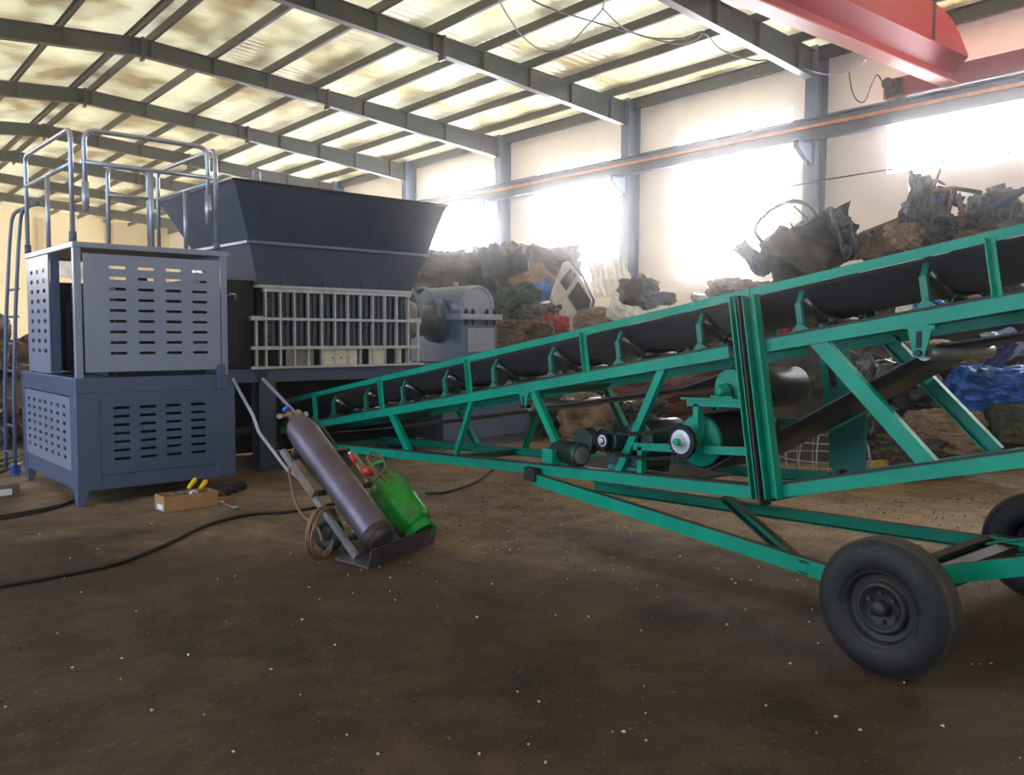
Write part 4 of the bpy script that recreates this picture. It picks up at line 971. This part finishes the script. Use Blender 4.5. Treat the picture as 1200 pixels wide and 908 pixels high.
# pieces that the photograph shows one by one: (px, py, width px, height px, depth)
def CR(px, py, w, h, dep, seed, mk, label, name='crushed_metal', amp=.36, cat='scrap', n=20, dz=.7, tilt=0, bx=.62):
    k = px_m(dep); return crush(at(px, py, dep), (w*k*1.05, max(w, h)*k*dz, h*k*1.05), seed, scr[mk], name, label, cat, rot=(0, tilt, -.68), amp=amp, n=n, bx=bx)
def SH(px, py, w, h, dep, ang, seed, mk, label, name='bent_sheet', fold=.13, curl=.15, ribs=0, lean=.35, cat='scrap'):
    k = px_m(dep); a = math.radians(ang)
    ux = r_*math.cos(a)+u_*math.sin(a)+f_*.15; uy = -r_*math.sin(a)+u_*math.cos(a)+f_*lean
    uy = uy-ux.normalized()*uy.dot(ux.normalized())
    return sheet(at(px, py, dep), w*k, h*k, seed, scr[mk], ux, uy, name, label, cat, fold=fold, curl=curl, ribs=ribs)
CR(512,330,86,58,19.5,1,'brown','brown crushed car hulk behind the gearbox under the hopper corner')
SH(548,318,44,50,20.5,-50,2,'white','pale twisted mesh panel leaning by the far bright window',fold=.2)
CR(592,345,64,90,19.5,3,'dark','large dark crushed car body right of the gearbox dome')
CR(634,316,74,44,20,4,'brown','brown flattened bale on top of the heap left of the white cab')
SH(626,332,44,36,18.4,35,5,'tan','pinkish bent plate above the bright blue sheet',fold=.2)
SH(632,341,34,28,17.8,15,6,'brightblue','bright blue bent sheet left of the white cab')
CR(607,365,44,46,17.4,7,'green','dark green and blue crumple below the bright blue sheet')
CR(633,378,36,36,17,8,'grey','crumpled silver sheet below the blue sheet')
CR(652,386,26,26,16.6,9,'red','small red crushed panel at the foot of the white cab')
CR(612,398,60,36,16.2,10,'rust','rusty brown bale behind the conveyor left of the red panel')
SH(570,372,70,60,18.6,-20,11,'brown','dark brown sheet sloping down behind the gearbox')
SH(716,326,48,46,18.5,6,12,'white','pale ribbed sheet standing right of the white cab',fold=.03,curl=.03,ribs=6)
CR(748,350,36,40,15.4,13,'grey','grey corrugated crumple before the tall column')
SH(730,368,40,26,14.8,-20,14,'white','torn white sheet below the grey crumple',fold=.2)
CR(700,376,46,24,15.4,15,'tan','pinkish brown lump between white cab and torn white sheet')
SH(758,372,30,20,14.2,10,16,'white','white arched wheel housing at the rail right of the torn sheet',curl=.6)
CR(778,350,22,12,14.4,17,'blue','small blue-grey scrap at the rail by the window frame')
CR(858,345,44,30,13,18,'rust','rusty mound piece left of the tilted blue plate')
SH(880,305,20,52,12.2,35,19,'blue','narrow blue plate tilted by the hooped wreck')
CR(950,290,84,50,12,20,'dark','dark crushed car front with a bent hoop above it',dz=.5,tilt=-.42,bx=.95,amp=.26)
SH(936,296,74,42,11.5,-24,21,'brown','dark brown door plate on the face of the hooped wreck',fold=.06,curl=.05)
SH(982,276,22,60,11.6,12,22,'steel','grey torn strut standing right of the hooped wreck',fold=.25)
def TB(pts, dep, r, m, name, label, cat='scrap', n=6, dj=0):
    return tag(MB().tube(spline([at(px, py, dep+dj*i) for i, (px, py) in enumerate(pts)], n), r, 7).build(name, m), label, cat)
hp = TB([(893,284),(885,270),(894,254),(912,241),(930,236),(946,240),(957,252),(962,264)],12,.03,scr['dark'],'bent_hoop','thin bent hoop rising over the dark crushed car front')
for a, b in (((898,292),(968,258)),((968,256),(992,298))): MB().tube([at(*a,11.7), at(*b,11.7)], .045, 6).build('frame_edge', scr['dark'], hp)
for a, b in (((897,262),(922,276)),((912,249),(934,270)),((930,241),(952,262))): MB().tube([at(*a,12), at(*b,12)], .012, 6).build('spoke', scr['dark'], hp)
TB([(1012,275),(1030,268),(1050,260),(1068,250)],11.6,.05,scr['rust'],'rusty_bar','thick rusty bar leaning left of the grey engine')
CR(1030,288,40,28,11.6,23,'rust','rusty crumpled block at the foot of the thick rusty bar')
CR(1058,278,34,26,11.4,24,'tan','pinkish rusty tangle left of the grey engine base')
def engine(px, py, w, h, dep, seed, label, tilt):
    k = px_m(dep); W = w*k; H_ = h*k; c = at(px, py, dep); o = empty('scrap_engine', c-V((0,0,H_/2)), -.68, label, 'engine')
    rr = random.Random(seed); mt = scr['steel']; T_ = Matrix.Translation((0,0,H_/2)) @ Matrix.Rotation(tilt, 4, 'Y')
    b = MB(T_)
    b.box((-W*.28,-W*.2,-H_*.35),(W*.3,W*.22,H_*.1)); b.box((-W*.22,-W*.17,H_*.1),(W*.24,W*.19,H_*.34)); b.box((-W*.1,-W*.12,H_*.34),(W*.16,W*.12,H_*.44))
    for i in range(5): b.box((-W*.3,-W*.22+i*W*.1,-H_*.3),(-W*.27,-W*.19+i*W*.1,H_*.3))
    o1 = b.build('engine_block', mt, o, local=True, bevel=W*.02)
    b = MB(T_)
    for i, x in enumerate((-.13,.14)): b.lathe([(W*.14,0),(W*.14,W*.08),(W*.10,W*.08),(W*.09,0)], (W*x,-W*.26,-H_*.1+.04*i), (0,-1,0), 18, closed=True)
    b.build('cylinder_bore', mt, o, local=True)
    b = MB(T_)
    for i, x in enumerate((-.13,.14)): b.cyl((W*x,-W*.21,-H_*.1+.04*i),(W*x,-W*.28,-H_*.1+.04*i), W*.095, n=16)
    b.build('bore_inside', scr['dark'], o, local=True)
    b = MB(T_)
    for i in range(4):
        p = [V((rr.uniform(-.4,.4)*W, rr.uniform(-.35,-.1)*W, rr.uniform(-.4,.45)*H_)) for _ in range(4)]; b.tube(spline(p, 5), W*rr.uniform(.02,.05), 8)
    b.build('manifold_pipe', scr['grey'], o, local=True)
    b = MB(T_); b.lathe([(0,0),(W*.16,0),(W*.18,W*.03),(W*.18,W*.08),(W*.1,W*.2),(0,W*.2)], (W*.3,0,-H_*.1), (1,.2,0), 20).build('bell_housing', mt, o, local=True)
    crush(c+V((.12,.2,-.1)), (W*.8,W*.45,H_*.6), seed, scr['steel'], 'torn_casing', None, None, (0,.5,-.68), 12, .42)
    bpy.data.objects['torn_casing' if seed == 31 else 'torn_casing.001'].parent = o
    t = bpy.data.objects['torn_casing' if seed == 31 else 'torn_casing.001']; WM[t] = WM[o]
    wl = Matrix.Translation(t.location); t.matrix_parent_inverse = Matrix(); t.matrix_basis = WM[o].inverted() @ wl
    return o
engine(1092,256,62,84,11.4,31,'grey aluminium engine with two round bores on top of the heap',.25)
engine(1172,246,60,66,11.2,32,'grey engine tangled in struts at the right edge of the heap',-.3)
SH(1070,235,30,60,11.5,-15,33,'steel','tall grey dented cover standing left of the engine with bores',fold=.2)
SH(1112,232,34,22,11.3,-5,34,'blue','bluish bent bracket between the two engines')
TB([(1092,226),(1115,221),(1140,224),(1150,226)],11.2,.03,scr['rust'],'rusty_bar','thin rusty bar bridging the two grey engines')
TB([(1121,228),(1127,248),(1133,272),(1138,284)],11.2,.035,scr['rust'],'rusty_bar','rusty bar standing upright between the two grey engines')
TB([(1094,222),(1098,210),(1102,198)],11.2,.012,scr['dark'],'thin_rod','thin rod sticking up behind the grey engine')
TB([(1158,244),(1178,236),(1200,222)],10.9,.045,scr['blue'],'bent_strut','blue-grey strut crossing the right engine')
CR(1128,272,50,30,11,35,'dark','dark tangle of parts low between the two engines',amp=.45)
CR(1140,285,40,22,10.8,36,'rust','rusty lump on the rail below the right engine')
for i, (a_, b_, dp, nm_) in enumerate((((566,322),(556,314),19.4,'left edge of the dark crushed body'),((600,300),(606,290),19.6,'top left of the flattened bale'),((612,298),(620,289),19.7,'top of the flattened bale'),((652,306),(662,296),19.8,'right end of the flattened bale'),((486,322),(498,306),19,'brown hulk under the hopper corner'),((540,318),(548,300),19.8,'pale mesh panel'),((742,340),(750,328),15.2,'grey crumple before the tall column'),((985,268),(998,262),11.5,'torn strut beside the hooped wreck'),((983,284),(999,281),11.5,'foot of the torn strut'),((1148,262),(1140,250),11,'right engine'),((1064,262),(1056,250),11.3,'grey cover left of the engine'))):
    m1 = ((a_[0]+b_[0])/2+3, (a_[1]+b_[1])/2-1); TB([a_, m1, b_], dp, .022, scr['dark'], 'bent_rod', 'short bent rod sticking out at the '+nm_)
# seen through and under the conveyor
SH(800,466,190,56,10.6,4,40,'maroon','dark maroon car bonnet lying behind the chain drive',fold=.05,curl=.1,name='car_bonnet')
CR(688,488,52,44,9.6,41,'tan','crumpled brown paper sack behind the gear motor')
CR(652,486,46,44,10,42,'dark','black crushed part left of the crumpled brown sack')
CR(735,492,70,40,9.8,43,'dark','dark grey lump behind the drive chain')
SH(760,470,40,30,10,30,44,'olive','thin torn olive plate with white specks behind the drum')
CR(918,384,24,26,9.5,45,'red','red crushed box between the stringers right of the mast')
CR(940,380,26,24,9.4,46,'maroon','dull red lump beside the red box above the stringer')
SH(1062,366,30,24,9.6,10,47,'white','pale board seen between belt and stringer')
CR(1088,364,28,22,9.6,48,'brightblue','blue lump right of the pale board above the stringer')
CR(1108,420,90,34,10.2,49,'tan','pinkish brown bent bumper sheet behind the long return roller',amp=.28)
CR(1120,445,90,50,10.6,50,'dark','black car underbody behind the brace on the right')
SH(1172,405,46,36,10,10,51,'lightblue','pale blue dented panel at the right edge below the stringer')
SH(1160,428,24,96,9.6,-48,52,'purple','long violet-blue door strip leaning to the right',fold=.03,curl=.04)
CR(1165,458,90,50,9.6,53,'brightblue','blue crushed car body at the right edge behind the brace')
CR(1188,496,52,40,9.2,54,'olive','olive green drum end at the right edge',amp=.15)
CR(1060,462,80,70,10,55,'dark','black crushed engine bay behind the long brace')
SH(1022,438,34,40,9.6,60,56,'steel','twisted silver strip above the black engine bay',fold=.3)
SH(1088,446,30,24,9.4,-35,57,'steel','silver torn cover on the black engine bay',fold=.25)
CR(1105,506,76,44,9.4,58,'tan','tan crumpled cloth behind the foot of the brace',amp=.24)
CR(1065,530,60,34,9.3,59,'brown','brown dirty lump left of the tan cloth')
tag(MB().bar(at(1018,549,9.2), at(1090,538,9.2), .1,.14).build('yellow_plank', scr['yellow']), 'yellow plank lying behind the lower chord', 'plank')
# wire basket seen behind the drive plate
mb = MB(); cc = at(965,535,9.0)
for i in range(7):
    a = PI*(i+.5)/7; rr_ = .46*math.sin(a); mb.tube([cc+V((rr_*math.cos(t), rr_*math.sin(t), .42*math.cos(a))) for t in [2*PI*k/20 for k in range(20)]], .007, 5, closed=True)
for i in range(8):
    t = PI*i/8; mb.tube([cc+V((.46*math.sin(a)*math.cos(t), .46*math.sin(a)*math.sin(t), .42*math.cos(a))) for a in [2*PI*k/20 for k in range(20)]], .007, 5, closed=True)
tag(mb.build('wire_ball', M['galv']), 'bent wire basket glinting behind the drive plate', 'basket')
# tyre in the heap
# white cab: a body side with two window openings
k = px_m(17); cx, cy = 668, 348
def cabp(px, py, d=0): return at(px, py, 17)+f_*d+V((0,0,0))
out = [(645,348),(652,326),(660,307),(670,304),(682,326),(694,352),(690,372),(684,388),(662,392),(654,368)]
wn = [[(657,331),(669,315),(674,322),(663,340)], [(666,348),(677,331),(691,352),(688,372),(682,372)]]
cabo = empty('van_cab', at(668,392,17), 0, 'cream white van cab side with two dark windows on the heap', 'vehicle part')
vs = [cabp(*p) for p in out]+[cabp(*p, .5) for p in out]; N_ = len(out)
MB().add(vs, [tuple(range(N_)), tuple(range(N_,2*N_))[::-1]]+[(i,(i+1)%N_,N_+(i+1)%N_,N_+i)[::-1] for i in range(N_)]).build('cab_body', scr['white'], cabo, bevel=.03)
for q in wn:
    n4 = len(q); MB().add([cabp(*p, -.02) for p in q]+[cabp(*p, .03) for p in q], [tuple(range(n4)), tuple(range(n4,2*n4))[::-1]]+[(i,(i+1)%n4,n4+(i+1)%n4,n4+i)[::-1] for i in range(n4)]).build('side_window', M['inside'], cabo, bevel=.01)
    MB().tube([cabp(*p, -.02) for p in q], .018, 6, closed=True).build('window_rubber', M['black'], cabo)
MB().cbox(cabp(656,360,-.02), (.08,.04,.1)).build('door_latch', M['black'], cabo)
MB().tube([cabp(*p, .0) for p in ((652,306),(668,304),(683,324),(696,352),(690,376))], .03, 6).build('door_seal', M['black'], cabo)
# filler pieces on the slope of the heap
kinds = [('dark','dark grey',5),('grey','mid grey',5),('brown','dirt brown',5),('rust','rust brown',4),('steel','silvery',3),('blue','dull blue',2),('tan','tan',1),('maroon','dull red',1),('green','dull green',1)]
bag = [q for q in kinds for _ in range(q[2])]
cnt = 0; seed = 200
while cnt < 105 and seed < 3000:
    seed += 1; rr = random.Random(seed)
    x = rr.uniform(8.8, 15.5); y = rr.uniform(3.2, 26); h = mound(x, y)
    if h < .12 and rr.random() < .7: continue
    d = V((x, y, h))-CAM; dep = d.dot(f_); pxx = 600+1007.6*d.dot(r_)/dep
    if pxx > 1230 or pxx < 470: continue
    if (x-8.7 < .5 and y > 9): continue
    s0 = rr.uniform(.35, .85)*(1.25 if y > 10 else 1)
    pt = V((x, y, h+s0*.75))-CAM; pyt = 454-1007.6*pt.dot(u_)/pt.dot(f_)
    rail_y = 407-(pxx-600)*.235
    if pyt < rail_y-4 and not (dep > (20.5 if pxx < 780 else 12.8) and pyt > (335 if pxx < 700 else 352 if pxx < 850 else 290)): continue
    cnt += 1; kk = rr.choice(bag); s = s0
    if rr.random() < .68:
        crush((x, y, h+s*.18), (s*rr.uniform(.8,1.4), s*rr.uniform(.7,1.1), s*rr.uniform(.5,.9)), seed, scr[kk[0]], 'crushed_metal', 'lump of %s crushed car metal on the slope of the long scrap heap' % kk[1], 'scrap', n=10, amp=.4, group='%s crushed lumps on the heap' % kk[1])
    else:
        a = rr.uniform(0, 6.28); ux = V((math.cos(a), math.sin(a), rr.uniform(-.3,.5))); uy = V((-math.sin(a)*.6, math.cos(a)*.6, rr.uniform(.4,1)))
        sheet((x, y, h+s*.3), s*1.1, s*.8, seed, scr[kk[0]], ux, uy, 'bent_sheet', 'bent %s metal sheet sticking out of the long scrap heap' % kk[1], 'scrap', n=10, fold=.2, group='%s bent sheets on the heap' % kk[1])
cnt = 0
while cnt < 26 and seed < 6000:
    seed += 1; rr = random.Random(seed); x = rr.uniform(-3.5, 3.2); y = rr.uniform(13, 20); h = lmound(x, y)
    if h < .1: continue
    d = V((x, y, h))-CAM; dep = d.dot(f_); pxx = 600+1007.6*d.dot(r_)/dep
    if pxx < -60 or pxx > 130: continue
    cnt += 1; kk = rr.choice(bag[:19]); s = rr.uniform(.5, 1.1)
    crush((x, y, h+s*.15), (s*1.2, s, s*.75), seed, scr[kk[0]], 'crushed_metal', 'lump of %s crushed metal in the heap left of the cabinet' % kk[1], 'scrap', n=10, amp=.42, group='%s lumps in the left heap' % kk[1])
p = ony(82, 326, 17.0); o = empty('metal_hood', p, .5, 'pale pyramid-shaped hood on the scrap seen through the cage', 'scrap')
MB().add([(-.6,-.3,0),(.5,-.35,-.1),(.6,.4,0),(-.5,.4,.1),(-.2,0,.45),(.05,.02,.5)], [(0,1,5,4),(1,2,5),(2,3,4,5),(3,0,4),(0,3,2,1)]).build('hood_shell', scr['white'], o, local=True)

# ------------------------------------------------------------------ loose chips on the floor
def chips(name, n, m, s0, s1, seed, label, area):
    rr = random.Random(seed); mb = MB()
    k = 0
    while k < n:
        px, py = area(rr); d = R(px, py)
        if d.z > -.02: continue
        p = CAM+d*(-1.55/d.z); k += 1
        s = rr.uniform(s0, s1); a = rr.uniform(0, 6); c_, s_ = math.cos(a)*s, math.sin(a)*s
        z = rr.uniform(.002, .008)
        mb.add([p+V((c_,s_,z)), p+V((-s_*.6,c_*.6,z+.003)), p+V((-c_,-s_,z)), p+V((s_*.7,-c_*.7,z+s*.5)), p+V((0,0,-.001))], [(0,1,2,3),(0,3,4),(3,2,4),(2,1,4),(1,0,4)])
    return tag(mb.build(name, m), label, 'debris', kind='stuff')
def far_area(rr): return rr.uniform(330, 1200), 560+abs(rr.gauss(0, 55))
def wide_area(rr): return rr.uniform(0, 1200), rr.uniform(580, 905)
chips('white_chips', 420, M['led'], .005, .013, 5, 'tiny white chips scattered over the dirt floor', lambda rr: far_area(rr) if rr.random() < .72 else wide_area(rr))
chips('tan_chips', 600, scr['tan'], .005, .015, 6, 'tan crumbs of rubble scattered over the dirt floor', far_area)
chips('dark_chips', 420, scr['brown'], .006, .014, 7, 'dark crumbs of metal scattered over the dirt floor', lambda rr: far_area(rr) if rr.random() < .6 else wide_area(rr))

# ------------------------------------------------------------------ light and camera
hz = bpy.data.materials.new('glare_haze'); hz.use_nodes = True; hn = hz.node_tree.nodes  # haze volume added to spread a glow round the windows
hn.remove(hn['Principled BSDF']); vsn = hn.new('ShaderNodeVolumeScatter'); vsn.inputs['Density'].default_value = .0052; vsn.inputs['Anisotropy'].default_value = .975; vsn.inputs['Color'].default_value = (1,.97,.92,1)
hz.node_tree.links.new(vsn.outputs[0], hn['Material Output'].inputs['Volume'])
air = MB().box((XL-.5, YN-.5, -.3), (XR+.6, YF+.5, 9.2)).build('glare_haze', hz); air['label'] = 'thin haze filling the hall, added for window glare'; air['kind'] = 'structure'
sc = bpy.context.scene
w = bpy.data.worlds.new('world'); sc.world = w; w.use_nodes = True
bg = w.node_tree.nodes['Background']; bg.inputs[0].default_value = (.6,.76,1,1); bg.inputs[1].default_value = 3.9
sl = bpy.data.lights.new('sun', 'SUN'); sl.energy = 4.5; sl.angle = math.radians(2); sl.color = (1,.95,.85)
so = bpy.data.objects.new('sun', sl); C.objects.link(so); so.rotation_euler = (math.radians(18), math.radians(22), 0)
cd = bpy.data.cameras.new('camera'); co = bpy.data.objects.new('camera', cd); C.objects.link(co)
co.matrix_world = Matrix.Translation(CAM) @ CAMM.to_4x4()
cd.sensor_fit = 'HORIZONTAL'; cd.sensor_width = 36; cd.lens = 36*1007.6/1200; cd.clip_start = .05; cd.clip_end = 300
sc.camera = co
vs_ = sc.view_settings; vs_.view_transform = 'Standard'; vs_.look = 'None'; vs_.gamma = 1; vs_.use_curve_mapping = False; vs_.exposure = 0.36
cy = sc.cycles; cy.use_denoising = True; cy.max_bounces = 10; cy.volume_bounces = 2; cy.diffuse_bounces = 5; cy.glossy_bounces = 3; cy.sample_clamp_indirect = 8
